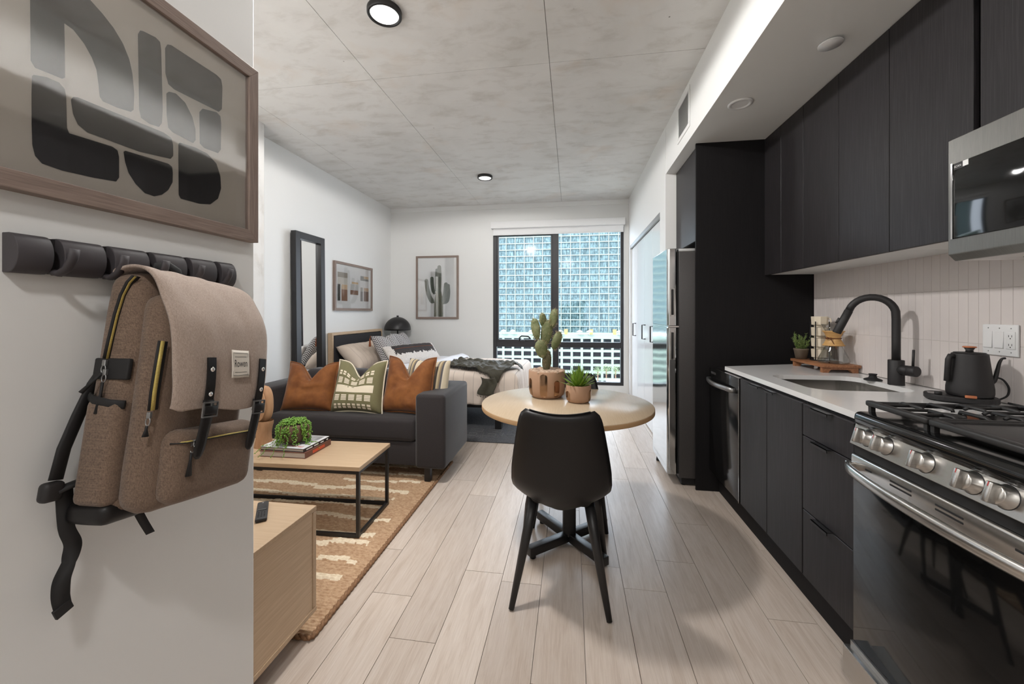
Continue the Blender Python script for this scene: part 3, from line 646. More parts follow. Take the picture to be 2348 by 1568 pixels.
# gas range
G = thing('gas_range', 'stainless slide-in gas range with black glass oven door', 'stove', (1.3, 1.14, 0))
gy0, gy1 = .757, 1.517; GX = .955
obj('body', MB().box(GX + .03, TX - .03, gy0, gy1, .04, .88), M['dark_steel'], G)
obj('cooktop', MB().rbox(GX - .002, TX - .02, gy0, gy1, .885, .935, .02, 4), M['black_enamel'], G)
pn = MB(); pr = [(GX - .008, .822), (GX + .012, .893), (GX + .05, .893), (GX + .05, .822)]
pn.prism(pr, gy0, gy1, lambda a, b, h: (a, h, b)); pan = obj('control_panel', pn, M['steel_h'], G, bevel=.002)
def knob(y, z):
    k = MB(); Mx = Matrix.Translation((GX - .006 + (z - .822) * .28 + .002, y, z)) @ Matrix.Rotation(-math.radians(90) + math.atan2(.02, .071), 4, 'Y')
    k.lathe([(.027, 0), (.027, .006), (.022, .008), (.022, .026), (.0205, .028), (.0005, .028)], 28, M=Mx)
    K = obj('knob', k, M['steel'], G)
    r = MB().rbox(-.0235, .0235, -.0075, .0075, .018, .045, .003, 2, M=Mx); obj('grip', r, M['steel'], K)
    obj('skirt', MB().lathe([(.029, -.001), (.0285, .004), (.026, .0055)], 28, M=Mx), M['black_matte'], K)
    obj('mark', MB().box(.012, .0225, -.0009, .0009, .0449, .0453, M=Mx), M['red'], K)
for yk in (1.449, 1.372, 1.235, 1.107, 1.032): knob(yk, .858)
# oven door: steel rail, slots, bowed handle, black glass
dr = obj('oven_door', MB().rbox(GX, GX + .03, gy0 + .004, gy1 - .004, .147, .728, .003), M['black_glass'], G)
rl = obj('rail', MB().rbox(GX - .006, GX + .03, gy0 + .002, gy1 - .002, .726, .788, .006), M['steel_h'], dr)
for a, b in ((1.42, 1.445), (1.27, 1.345), (1.12, 1.195), (.98, 1.005)):
    for zz in ((.752, .764) if b - a > .04 else (.758,)): obj('vent_slot', MB().box(GX - .0068, GX - .005, a, b, zz - .0025, zz + .0025), M['rubber'], rl)
hp = []
for k in range(25):
    t = k / 24; y = gy1 - .012 - t * (gy1 - gy0 - .024); hp.append((GX - .02 - .052 * math.sin(PI * t) ** .55, y, .748))
obj('handle', MB().tube(hp, .009, 10, ry=.017), M['steel_h'], dr)
for yy in (gy1 - .016, gy0 + .016): obj('handle_post', MB().rbox(GX - .026, GX, yy - .012, yy + .012, .733, .763, .004), M['steel_h'], dr)
obj('gap', MB().box(GX + .005, GX + .03, gy0 + .004, gy1 - .004, .789, .822), M['rubber'], G)
w_ = MB().rbox(GX - .03, GX + .03, gy0 + .002, gy1 - .002, .034, .131, .002, 1); obj('warming_drawer', w_, M['steel_h'], G)
obj('drawer_lip', MB().box(GX - .006, GX + .03, gy0 + .002, gy1 - .002, .131, .146), M['grey_metal'], G)
for yy in (gy1 - .06, gy0 + .06): obj('foot', MB().lathe([(.018, 0), (.018, .02), (.01, .036)], 10, (GX + .01, yy, 0)), M['rubber'], G)
# burners and cast-iron grates
for (bx, by) in ((1.14, 1.39), (1.45, 1.39), (1.29, 1.14), (1.14, .89), (1.45, .89)):
    B = obj('burner', MB().lathe([(.05, .934), (.05, .944), (.036, .946), (.036, .954), (.034, .957), (.0005, .957)], 24, (bx, by, 0)), M['iron'], G)
def grate(y0, y1):
    g = MB(); x0, x1 = GX + .035, TX - .06; z = .966; r = .0075
    fe = MB()
    for xx in (x0 + .01, x1): g.rbox(xx - .012, xx + .012, y0 + .001, y1 - .001, z - .012, z + .006, .005, 2)
    for yy in (y0 + .012, y1 - .012): g.rbox(x0, x1, yy - .006, yy + .006, z - .013, z + .003, .003, 2)
    for yy in (y0 + .012, y1 - .012):
        for xx in (x0 + .012, x1 - .004): g.box(xx - .007, xx + .007, yy - .006, yy + .006, .934, z)
    n = 4
    for k in range(1, n):
        yy = y0 + (y1 - y0) * k / n
        for a, b in ((x0, x0 + .10), (x1 - .10, x1), (x0 + .24, x1 - .24)): g.tube([(a, yy, z - .004), (a + .012, yy, z + .002), (b, yy, z + .002)], .005, 6)
    for xx in (x0 + .17, x0 + .255, x1 - .17, x1 - .255, x0 + .09, x1 - .09):
        for s in (0, 1):
            ya, yb = (y0 + .012, y0 + .105) if s == 0 else (y1 - .012, y1 - .105)
            g.tube([(xx, ya, z - .006), (xx, ya + (yb - ya) * .2, z + .004), (xx, yb, z + .004), (xx, yb + (yb - ya) * .02, z - .004)], .0055, 6)
    obj('grate', g, M['iron'], G)
grate(1.272, 1.508); grate(.766, 1.002)
gm = MB(); x0, x1, y0, y1, z = GX + .035, TX - .06, 1.006, 1.268, .966
gm.rbox(x0 - .002, x0 + .022, y0 + .001, y1 - .001, z - .012, z + .006, .005, 2); gm.rbox(x1 - .012, x1 + .012, y0, y1, z - .012, z + .006, .005, 2)
gm.rbox(x0, x1, y0, y0 + .012, z - .013, z + .003, .003, 2).rbox(x0, x1, y1 - .012, y1, z - .013, z + .003, .003, 2)
for yy in (y0 + .006, y1 - .006):
    for xx in (x0 + .012, x1 - .004): gm.box(xx - .007, xx + .007, yy - .006, yy + .006, .934, z)
obj('grate', gm, M['iron'], G)
obj('griddle', MB().rbox(x0 + .05, x1 - .05, y0 + .016, y1 - .016, z - .010, z - .002, .003), M['dark_steel'], G)

# over-the-range microwave
mw = thing('microwave', 'stainless over-the-range microwave above the stove', 'microwave', (1.45, 1.15, 1.44))
MX, my0, my1, mz0, mz1 = 1.272, .775, 1.554, 1.444, 1.853
obj('body', MB().box(MX + .03, TX - .002, my0, my1 - .003, mz0 + .012, mz1), M['dark_steel'], mw)
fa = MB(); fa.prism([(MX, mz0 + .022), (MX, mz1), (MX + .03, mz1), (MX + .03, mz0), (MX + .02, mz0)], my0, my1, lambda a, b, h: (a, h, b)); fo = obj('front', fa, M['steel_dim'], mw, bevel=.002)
obj('bottom_plate', MB().box(MX + .03, TX - .01, my0 + .01, my1 - .015, mz0, mz0 + .012), M['steel'], mw)
obj('lamp_panel', MB().prism([(MX + .12, mz0), (MX + .15, mz0 - .012), (MX + .26, mz0 - .012), (MX + .28, mz0)], my0 + .05, my1 - .10, lambda a, b, h: (a, h, b)), M['black_matte'], mw)
gl = obj('door_glass', MB().rbox(MX - .004, MX + .01, my0 + .16, my1 - .022, 1.516, 1.768, .003), M['black_glass'], mw)
obj('edge_trim', MB().box(MX - .006, MX, my1 - .0225, my1 - .0165, 1.516, 1.77), M['chrome'], mw)
obj('sticker', MB().box(MX - .0047, MX - .0041, my1 - .064, my1 - .026, 1.745, 1.766), M['book_black'], gl)
obj('lettering', text_mb('SCAN', .0095, lambda a, b, h: (MX - .0049 - h, my1 - .040 - a, 1.755 + b)), M['paper_w'], gl)
obj('blank_tag', MB().box(MX - .0048, MX - .0041, my1 - .075, my1 - .057, 1.748, 1.766), M['paper_w'], gl)
obj('control_strip', MB().rbox(MX - .003, MX + .01, my0 + .02, my0 + .15, 1.516, 1.768, .003), M['black_glass'], mw)

# switch plate on the tiles
sw = thing('switch_plate', 'white three gang plate with two rocker switches and an outlet', 'switch', (TX - .008, 1.786, 1.10))
X0 = TX - .0065
obj('plate', MB().rbox(X0 - .007, X0, 1.722, 1.851, 1.103, 1.223, .003), M['white_plastic'], sw)
for yc in (1.828, 1.787):
    r = MB(); r.add([(X0 - .007, yc - .016, 1.13), (X0 - .007, yc + .016, 1.13), (X0 - .011, yc - .016, 1.133), (X0 - .011, yc + .016, 1.133), (X0 - .0076, yc - .016, 1.196), (X0 - .0076, yc + .016, 1.196), (X0 - .007, yc - .016, 1.197), (X0 - .007, yc + .016, 1.197)], [(0, 1, 3, 2), (2, 3, 5, 4), (4, 5, 7, 6), (0, 2, 4, 6), (1, 7, 5, 3)])
    obj('rocker', r, M['white_plastic'], sw)
ot = obj('outlet', MB().rbox(X0 - .0095, X0 - .006, 1.730, 1.762, 1.13, 1.197, .002), M['white_plastic'], sw)
for zz in (1.180, 1.147):
    for dy in (-.0055, .0055): obj('slot', MB().box(X0 - .0099, X0 - .0094, 1.746 + dy - .0008, 1.746 + dy + .0008, zz - .004, zz + .004), M['rubber'], ot)
    obj('slot', MB().lathe([(.0022, 0), (.0005, .0004)], 8, M=Matrix.Translation((X0 - .0095, 1.746, zz - .009)) @ Matrix.Rotation(-PI / 2, 4, 'Y')), M['rubber'], ot)
for yc in (1.828, 1.787, 1.746):
    for zz in (1.118, 1.209): obj('screw', MB().lathe([(.0026, 0), (.0005, .0008)], 8, M=Matrix.Translation((X0 - .007, yc, zz)) @ Matrix.Rotation(-PI / 2, 4, 'Y')), M['grey_metal'], sw)

# tap
tp = thing('kitchen_tap', 'matte black pull-down kitchen tap with side lever', 'tap', (1.553, 2.163, .92))
tx, ty = 1.553, 2.163
obj('base', MB().lathe([(.031, 0), (.031, .002), (.0305, .118), (.029, .12), (.0005, .12)], 32, (tx, ty, .92)), M['black_matte'], tp)
dirv = Vector((-.86, .52, 0)).normalized(); R_ = .088
sp = [Vector((tx, ty, 1.03)), Vector((tx, ty, 1.12)), Vector((tx, ty, 1.235))]
for k in range(1, 15):
    a = math.radians(163) * k / 14; sp.append(Vector((tx, ty, 1.257)) + dirv * (R_ * (1 - math.cos(a))) + Vector((0, 0, R_ * math.sin(a))))
d_ = (sp[-1] - sp[-2]).normalized()
obj('spout', MB().tube(sp, .0165, 16), M['black_matte'], tp)
e0 = sp[-1]; hd = obj('spray_head', MB().tube([e0, e0 + d_ * .005, e0 + d_ * .006, e0 + d_ * .125, e0 + d_ * .13], [.0165, .0165, .018, .019, .0175], 18), M['black_matte'], tp)
sd = Vector((-.6, -.3, .3)); q = e0 + d_ * .05
obj('spray_button', MB().tube([q - dirv * -.0185 + Vector((0, 0, .004)), q + d_ * .03 + dirv * .0195 + Vector((0, 0, .004))], .007, 8), M['black_matte'], hd)
lv = Vector((.30, -.95, 0)).normalized()
c0 = Vector((tx, ty, .995)); obj('lever_hub', MB().tube([c0 + lv * .01, c0 + lv * .052, c0 + lv * .053, c0 + lv * .056, c0 + lv * .085, c0 + lv * .088], [.024, .024, .0225, .0245, .0245, .022], 24), M['black_matte'], tp)
obj('lever', MB().tube([c0 + lv * .07 + Vector((0, 0, .02)), c0 + lv * .073 + Vector((0, 0, .10))], .0052, 10), M['black_matte'], tp)
tag(obj('sink_stopper', MB().lathe([(.036, 0), (.038, .004), (.034, .008), (.018, .014), (.014, .026), (.018, .032), (.017, .034), (.0005, .034)], 28, (1.535, 2.285, .92)), M['rubber']), 'small black rubber sink stopper beside the tap', 'stopper')
# ------------------------------------------------------------ pictures, mirror, coat rack
def framed(root, ax, p0, p1, z0, z1, depth, fw, plane, sgn, paper):
    # ax 'Y': picture in a plane X=plane with extent along Y; ax 'X': plane Y=plane, extent along X
    def fn(a, b, h): return (plane + sgn * h, a, b) if ax == 'Y' else (a, plane + sgn * h, b)
    for poly, mt in (([(p0, z0), (p1, z0), (p1 - fw, z0 + fw), (p0 + fw, z0 + fw)], 'frame_wood'), ([(p0, z1), (p0 + fw, z1 - fw), (p1 - fw, z1 - fw), (p1, z1)], 'frame_wood'), ([(p0, z0), (p0 + fw, z0 + fw), (p0 + fw, z1 - fw), (p0, z1)], 'frame_wood_v'), ([(p1, z0), (p1, z1), (p1 - fw, z1 - fw), (p1 - fw, z0 + fw)], 'frame_wood_v')):
        obj('frame_bar', MB().prism(poly, .0, depth, fn), M[mt], root, weld=True, bevel=.0012)
    obj('backing', MB().prism([(p0 + .004, z0 + .004), (p1 - .004, z0 + .004), (p1 - .004, z1 - .004), (p0 + .004, z1 - .004)], .001, depth * .45, fn), M[paper], root, weld=True)
    obj('glass', MB().prism([(p0 + fw, z0 + fw), (p1 - fw, z0 + fw), (p1 - fw, z1 - fw), (p0 + fw, z1 - fw)], depth * .72, depth * .78, fn), M['art_glass'], root, weld=True)
    return lambda a, b, h=0: fn(a, b, depth * .45 + .0006 + h)
A = thing('framed_print', 'large framed black cut-out shapes print above the coat rack', 'picture', (NX, .75, 1.488))
pl = framed(A, 'Y', .335, 1.108, 1.488, 2.025, .028, .034, NX, 1, 'paper')
PP = NX + .0132
shapes = [
 [(190, -250), (193, 0), (197, 390), (225, 435), (300, 465), (400, 505), (418, 498), (416, 300), (413, 150), (470, 190), (540, 280), (590, 370), (620, 450), (632, 540), (640, 620), (660, 650), (750, 690), (840, 718), (858, 705), (862, 600), (850, 470), (830, 380), (790, 280), (730, 180), (660, 90), (580, 0), (480, -90), (360, -175), (260, -230)],
 [(205, 490), (215, 480), (300, 495), (380, 530), (415, 570), (425, 620), (430, 820), (445, 855), (720, 940), (755, 965), (765, 1010), (765, 1140), (745, 1165), (600, 1140), (400, 1095), (270, 1050), (225, 1000), (207, 930), (203, 800), (202, 600)],
 [(455, 640), (470, 622), (500, 625), (1050, 850), (1100, 885), (1112, 930), (1112, 1000), (1095, 1020), (900, 975), (560, 850), (500, 800), (468, 730)],
 [(793, 975), (805, 967), (1080, 1050), (1105, 1070), (1110, 1110), (1108, 1170), (1080, 1220), (1040, 1250), (990, 1260), (930, 1240), (870, 1180), (825, 1110), (803, 1040)],
 [(1145, 925), (1155, 915), (1250, 945), (1330, 985), (1390, 1050), (1415, 1130), (1420, 1210), (1400, 1275), (1350, 1312), (1280, 1308), (1160, 1275), (1147, 1250)],
 [(885, 220), (900, 195), (920, 200), (1000, 240), (1028, 270), (1035, 320), (1045, 700), (1040, 790), (1020, 815), (960, 795), (905, 755), (893, 700)],
 [(1060, 310), (1075, 285), (1100, 290), (1390, 480), (1420, 510), (1428, 560), (1425, 700), (1405, 718), (1120, 575), (1080, 540), (1062, 470)],
 [(1068, 600), (1085, 588), (1130, 600), (1190, 660), (1235, 750), (1255, 830), (1256, 900), (1240, 918), (1110, 850), (1080, 820), (1070, 740)],
 [(1280, 720), (1300, 697), (1390, 720), (1415, 745), (1420, 790), (1418, 960), (1400, 983), (1310, 950), (1282, 920)]]
for s_ in shapes:
    m = MB(); k = 620 / 1736
    v = [onX(a * k, b * k, PP) for a, b in s_]; v = [(PP, min(max(p.y, .39), 1.07), min(p.z, 1.975)) for p in v]
    m.add(v, [tuple(range(len(v)))]); obj('print_shape', m, M['ink'], A)
B = thing('framed_print', 'wide framed print of brown and grey colour blocks beside the mirror', 'picture', (LX, 4.76, 1.29))
pl = framed(B, 'Y', 4.315, 5.215, 1.292, 1.888, .03, .03, LX, 1, 'paper_w')
def blk(c0, c1, r0, r1, col):   # crop px -> fraction of picture
    # columns are foreshortened: u measured along the wall through the pixel ray
    k = 330 / 2348; y0 = onX(740 + c0 * k, 660, LX + .02).y; y1 = onX(740 + c1 * k, 660, LX + .02).y
    za = onX(740 + c0 * k, 570 + r0 * k, LX + .02).z; zb_ = onX(740 + c0 * k, 570 + r1 * k, LX + .02).z
    obj('colour_block', MB().add([pl(y0, za), pl(y1, za), pl(y1, zb_), pl(y0, zb_)], [(0, 1, 2, 3)]), mat('print_%d_%d' % (c0, r0), col, .8), B)
blk(250, 412, 372, 458, S(172, 163, 151)); blk(250, 412, 460, 570, S(214, 208, 198)); blk(250, 295, 572, 846, S(46, 46, 47)); blk(314, 410, 580, 658, S(214, 180, 140)); blk(314, 410, 660, 850, S(132, 80, 46))
blk(482, 586, 540, 572, S(222, 190, 146)); blk(458, 586, 574, 672, S(206, 204, 202)); blk(458, 586, 674, 748, S(128, 80, 50))
blk(622, 676, 444, 520, S(148, 150, 148)); blk(676, 754, 452, 494, S(216, 192, 158)); blk(676, 754, 496, 528, S(148, 150, 148)); blk(622, 660, 632, 694, S(170, 166, 160)); blk(622, 660, 696, 858, S(104, 102, 104)); blk(676, 754, 640, 696, S(208, 178, 150)); blk(676, 754, 698, 860, S(118, 92, 80))
Cc = thing('framed_print', 'framed cactus photograph on the back wall left of the window', 'picture', (-2.04, BY, 1.168))
pl = framed(Cc, 'X', -2.377, -1.699, 1.168, 2.137, .028, .03, BY, -1, 'paper_w')
M['cactus_ink'] = mat('cactus_print', S(92, 100, 88), .8, col2=S(124, 128, 112), scale=7, stretch=(40, 1, 4), lo=.4, hi=.6)
M['cactus_ink2'] = mat('cactus_print_dark', S(66, 78, 68), .8, col2=S(104, 110, 96), scale=7, stretch=(40, 1, 4), lo=.4, hi=.6)
M['cactus_ink3'] = mat('cactus_print_trunk', S(52, 76, 60), .8, col2=S(150, 140, 116), scale=6, stretch=(60, 1, 1), lo=.42, hi=.6)
def stroke(pts, wid, mt, lay):
    k = 330 / 2348; P_ = [onY(740 + a * k, 570 + b * k, BY - .013) for a, b in pts]; W_ = [q * k / FPX * 5.95 / 2 for q in wid]
    fine = []; n = 8
    for i in range(len(P_) - 1):
        for j in range(n): t = j / n; fine.append((P_[i].lerp(P_[i + 1], t), W_[i] * (1 - t) + W_[i + 1] * t))
    fine.append((P_[-1], W_[-1]))
    for _ in range(6): fine = [fine[0]] + [((fine[i - 1][0] + fine[i][0] * 2 + fine[i + 1][0]) / 4, (fine[i - 1][1] + fine[i][1] * 2 + fine[i + 1][1]) / 4) for i in range(1, len(fine) - 1)] + [fine[-1]]
    v = []; f = []
    t0_ = (fine[1][0] - fine[0][0]).normalized()
    for a in range(9):
        ang = PI / 2 + PI * a / 8 if False else 0
    L_, R__ = [], []
    for i, (p, w0) in enumerate(fine):
        t = (fine[min(i + 1, len(fine) - 1)][0] - fine[max(i - 1, 0)][0]).normalized(); nn = Vector((-t.z, 0, t.x)); L_.append(p + nn * w0); R__.append(p - nn * w0)
    cap = []; p, w0 = fine[-1]; t = (fine[-1][0] - fine[-2][0]).normalized(); nn = Vector((-t.z, 0, t.x))
    for a in range(1, 8): an = PI * a / 8; cap.append(p + nn * (w0 * math.cos(an)) + t * (w0 * math.sin(an)))
    poly = R__ and (L_ + cap + list(reversed(R__)))
    lim = [(min(max(q.x, -2.345), -1.731), BY - (.0128 + lay), max(q.z, 1.2)) for q in poly]
    obj('cactus_shape', MB().add(lim, [tuple(range(len(lim)))]), M[mt], Cc)
stroke([(1893, 1110), (1893, 860), (1890, 720)], [160, 150, 100], 'cactus_ink3', .0006)
stroke([(1860, 700), (1858, 400), (1858, 345)], [70, 50, 40], 'cactus_ink2', .0007)
stroke([(1815, 850), (1780, 860), (1730, 760), (1700, 620), (1692, 525)], [70, 80, 75, 70, 66], 'cactus_ink', .0009)
stroke([(1830, 740), (1800, 690), (1782, 560), (1782, 487)], [40, 60, 66, 60], 'cactus_ink2', .0011)
stroke([(1960, 890), (2030, 860), (2055, 720), (2050, 600)], [40, 70, 60, 50], 'cactus_ink2', .0010)
stroke([(1950, 880), (1985, 800), (2005, 680), (2010, 585)], [50, 80, 80, 70], 'cactus_ink', .0013)
stroke([(1898, 740), (1896, 560), (1900, 400), (1902, 302)], [60, 84, 80, 64], 'cactus_ink', .0015)

# leaning mirror
MI = thing('floor_mirror', 'tall black framed mirror leaning on the left wall', 'mirror', (-2.70, 3.78, 0))
my0_, my1_, mzt = 3.57, 4.04, 2.09
lean = lambda z: -2.772 + .022 * (1 - z / mzt)
def mbar(y0, y1, z0, z1, d0=0, d1=.055):
    v = []
    for z in (z0, z1):
        for y in (y0, y1):
            for d in (d0, d1): v.append((lean(z) + d, y, z))
    return MB().add(v, [(0, 2, 3, 1), (4, 5, 7, 6), (0, 1, 5, 4), (2, 6, 7, 3), (0, 4, 6, 2), (1, 3, 7, 5)])
fw = .07
obj('frame_bar', mbar(my0_, my0_ + fw, .002, mzt), M['black_metal'], MI, bevel=.002, weld=True); obj('frame_bar', mbar(my1_ - fw, my1_, .002, mzt), M['black_metal'], MI, bevel=.002, weld=True)
obj('frame_bar', mbar(my0_ + fw, my1_ - fw, mzt - fw, mzt), M['black_metal'], MI, bevel=.002, weld=True); obj('frame_bar', mbar(my0_ + fw, my1_ - fw, .002, fw), M['black_metal'], MI, bevel=.002, weld=True)
obj('looking_glass', mbar(my0_ + fw, my1_ - fw, fw, mzt - fw, .01, .022), M['mirror'], MI, weld=True)

# flip-down coat rack
K = thing('coat_rack', 'black wooden coat rack with five flip-down hooks', 'coat rack', (NX, .8, 1.345))
ry0, ry1, rz0_, rz1_ = .558, onX(532, 630, NX + .02).y, 1.3415, 1.4125; rc = (rz0_ + rz1_) / 2; hh = (rz1_ - rz0_) / 2
prof = [(0, rz0_), (.014, rz0_)] + [(.014 + .022 * math.cos(a), rc + hh * math.sin(a)) for a in [(-.5 + k / 10) * PI for k in range(1, 10)]] + [(.014, rz1_), (0, rz1_)]
gaps = [.650, .757, .862, .952, 1.013]; gw = .0155
obj('backplate', MB().prism([(0, rz0_ + .002), (.012, rz0_ + .002), (.012, rz1_ - .002), (0, rz1_ - .002)], ry0 + .002, ry1 - .002, lambda a, b, h: (NX + a, h, b)), M['black_matte'], K)
gaps = [onX(p_, 590, NX + .024).y for p_ in (126, 245, 343, 428, 496)]
seg = [ry0] + [g for gg in gaps for g in (gg - gw / 2, gg + gw / 2)] + [ry1]
for k in range(0, len(seg), 2):
    obj('segment', MB().prism(prof, seg[k], seg[k + 1], lambda a, b, h: (NX + a, h, b), smooth=True), M['rack'], K, bevel=.0015)
for k, gy in enumerate(gaps):
    pts = [(NX + .018, gy, rz0_ + .006), (NX + .034, gy, rz0_ + .002), (NX + .054, gy, rz0_ + .012), (NX + .066, gy, rz0_ + .030), (NX + .070, gy, rz0_ + .048)]
    obj('hook', MB().tube(pts, .0085, 8, ry=[.006, .006, .0055, .005, .0045]), M['rack'], K)
tag(obj('wall_control', MB().rbox(NX - .07, NX - .001, NY, NY + .016, 1.205, 1.285, .002), M['black_matte']), 'slim black wall control on the end of the entry wall', 'control')

# ------------------------------------------------------------ rugs
RG = thing('jute_rug', 'braided jute rug with irregular cream stripes under the coffee table', 'rug', (-1.9, 2.3, 0))
ru0, ru1, rv0, rv1 = -2.59, -1.0, 1.40, 3.22
rows_n = 104; rh = (rv1 - rv0) / rows_n
rr = random.Random(3); stripe = {}
yv = .07
def stripe_at(x, y):
    for (sy, th, a, b, ph, cut) in ST:
        d = y - sy - .018 * (noise.noise((x * 2.2 + ph, ph, 0)) * 2.4) - .012 * math.copysign(1, noise.noise((x * 3.1, ph * 2, 4)))
        if abs(d) < th * (.85 + .35 * noise.noise((x * 5, ph, 9))) and a < x < b: return True
    return False
ST = []; yv = 1.49
while yv < 3.2:
    a = -2.6 if rr.random() < .75 else rr.uniform(-2.3, -1.7); b = rr.uniform(-1.25, -1.04); ST.append((yv, rr.uniform(.016, .026), a, b, rr.uniform(0, 50), 0)); yv += rr.uniform(.105, .15)
def rugf(u, v):
    x = ru0 + (ru1 - ru0) * u; y = rv0 + (rv1 - rv0) * v; t = v * rows_n; fr = t - math.floor(t)
    z = .004 + .006 * math.sin(PI * fr) ** .7 + .0022 * noise.noise((x * 55, math.floor(t) * 3.1, 0))
    if stripe_at(x, y): z += .006 + .004 * noise.noise((x * 70, y * 70, 0))
    x += .006 * noise.noise((math.floor(t) * 1.7, 0, 3)) * (u > .98) + .008 * noise.noise((y * 3, 2, 1)) * u
    return (x, y, max(z, .001))
NU = 190
obj('weave', MB().grid(rugf, NU, rows_n * 4, mif=lambda u, v: 1 if stripe_at(ru0 + (ru1 - ru0) * u, rv0 + (rv1 - rv0) * v) else 0), [M['jute'], M['jute_cream']], RG)
def braid(pa, pb):
    m = MB(); pa, pb = Vector(pa), Vector(pb); n = int((pb - pa).length / .008)
    for s in (0, PI): m.tube([pa.lerp(pb, i / n) + Vector((.006 * math.cos(i * .9 + s) if abs(pb.y - pa.y) > .1 else 0, .006 * math.cos(i * .9 + s) if abs(pb.x - pa.x) > .1 else 0, .009 + .004 * math.sin(i * .9 + s))) for i in range(n + 1)], .0075, 6)
    return m
obj('binding', braid((ru1 + .004, rv0 - .004, 0), (ru1 + .004, rv1, 0)), M['jute_edge'], RG); obj('binding', braid((ru0, rv0 - .004, 0), (ru1 + .004, rv0 - .004, 0)), M['jute_edge'], RG)
DRG = thing('bedroom_rug', 'charcoal rug with grey key pattern under the bed', 'rug', (-1.5, 4.6, 0))
obj('pile', MB().rbox(-2.6, -.50, 3.768, 5.52, 0.0, .010, .003), M['dark_rug'], DRG)
def keyln(pts): obj('key_line', MB().tube([(a, b, .0105) for a, b in pts], .004, 4), M['rug_line'], DRG)
for k in range(5):
    x0 = -1.3 + k * .20; y0 = 3.86 + .0 * k
    keyln([(x0, y0 + .20), (x0, y0 + .08), (x0 + .13, y0 + .08), (x0 + .13, y0 + .16), (x0 + .05, y0 + .16), (x0 + .05, y0 + .12)]); keyln([(x0 + .02, y0 + .30), (x0 + .17, y0 + .30), (x0 + .17, y0 + .22), (x0 + .09, y0 + .22)])

# ------------------------------------------------------------ sofa
SF = thing('sofa', 'charcoal two seat sofa with square arms and dark legs', 'sofa', (-1.76, 3.1, 0))
sx0, sx1, sy0, sy1 = -2.60, -.918, 2.79, 3.44
bot = .108
obj('base', MB().rbox(sx0 + .22, sx1 - .22, sy0 + .02, sy1, bot + .012, .30, .012, 3), M['sofa'], SF)
obj('arm', MB().rbox(sx1 - .232, sx1, sy0, sy1, bot, .660, .028, 4), M['sofa'], SF); obj('arm', MB().rbox(sx0, sx0 + .232, sy0, sy1, bot, .668, .028, 4), M['sofa'], SF)
obj('back', MB().rbox(sx0 + .2, sx1 - .2, sy1 - .13, sy1, bot + .02, .66, .02, 3), M['sofa'], SF)
def crown(p, cx, cy, hx, hy, zt, a): 
    u, v = (p[0] - cx) / hx, (p[1] - cy) / hy
    return (p[0], p[1], p[2] + (a * max(0, 1 - u * u) * max(0, 1 - v * v) if p[2] > zt else 0))
sc_ = MB(); x0, x1 = sx0 + .234, sx1 - .234
sc_.rbox(x0, x1, sy0 + .0, 3.30, .302, .472, .035, 4); o = obj('seat_cushion', sc_, M['sofa'], SF)
mid = (x0 + x1) / 2
for a, b in ((x0 + .004, mid - .03), (mid - .02, x1 - .004)):
    bc = MB(); bc.rbox(a, b, 3.10, 3.30, .465, .765, .06, 4, fn=lambda p: (p[0], p[1] + (p[2] - .465) * .33, p[2]))
    obj('back_cushion', bc, M['sofa'], SF)
for lx, ly in ((-1.06, 2.83), (-1.06, 3.36), (-2.46, 2.83), (-2.46, 3.36)): obj('leg', MB().rbox(lx - .023, lx + .023, ly - .023, ly + .023, .012 if ly < 3.0 else 0, bot + .006, .003, 1), M['black_metal'], SF)

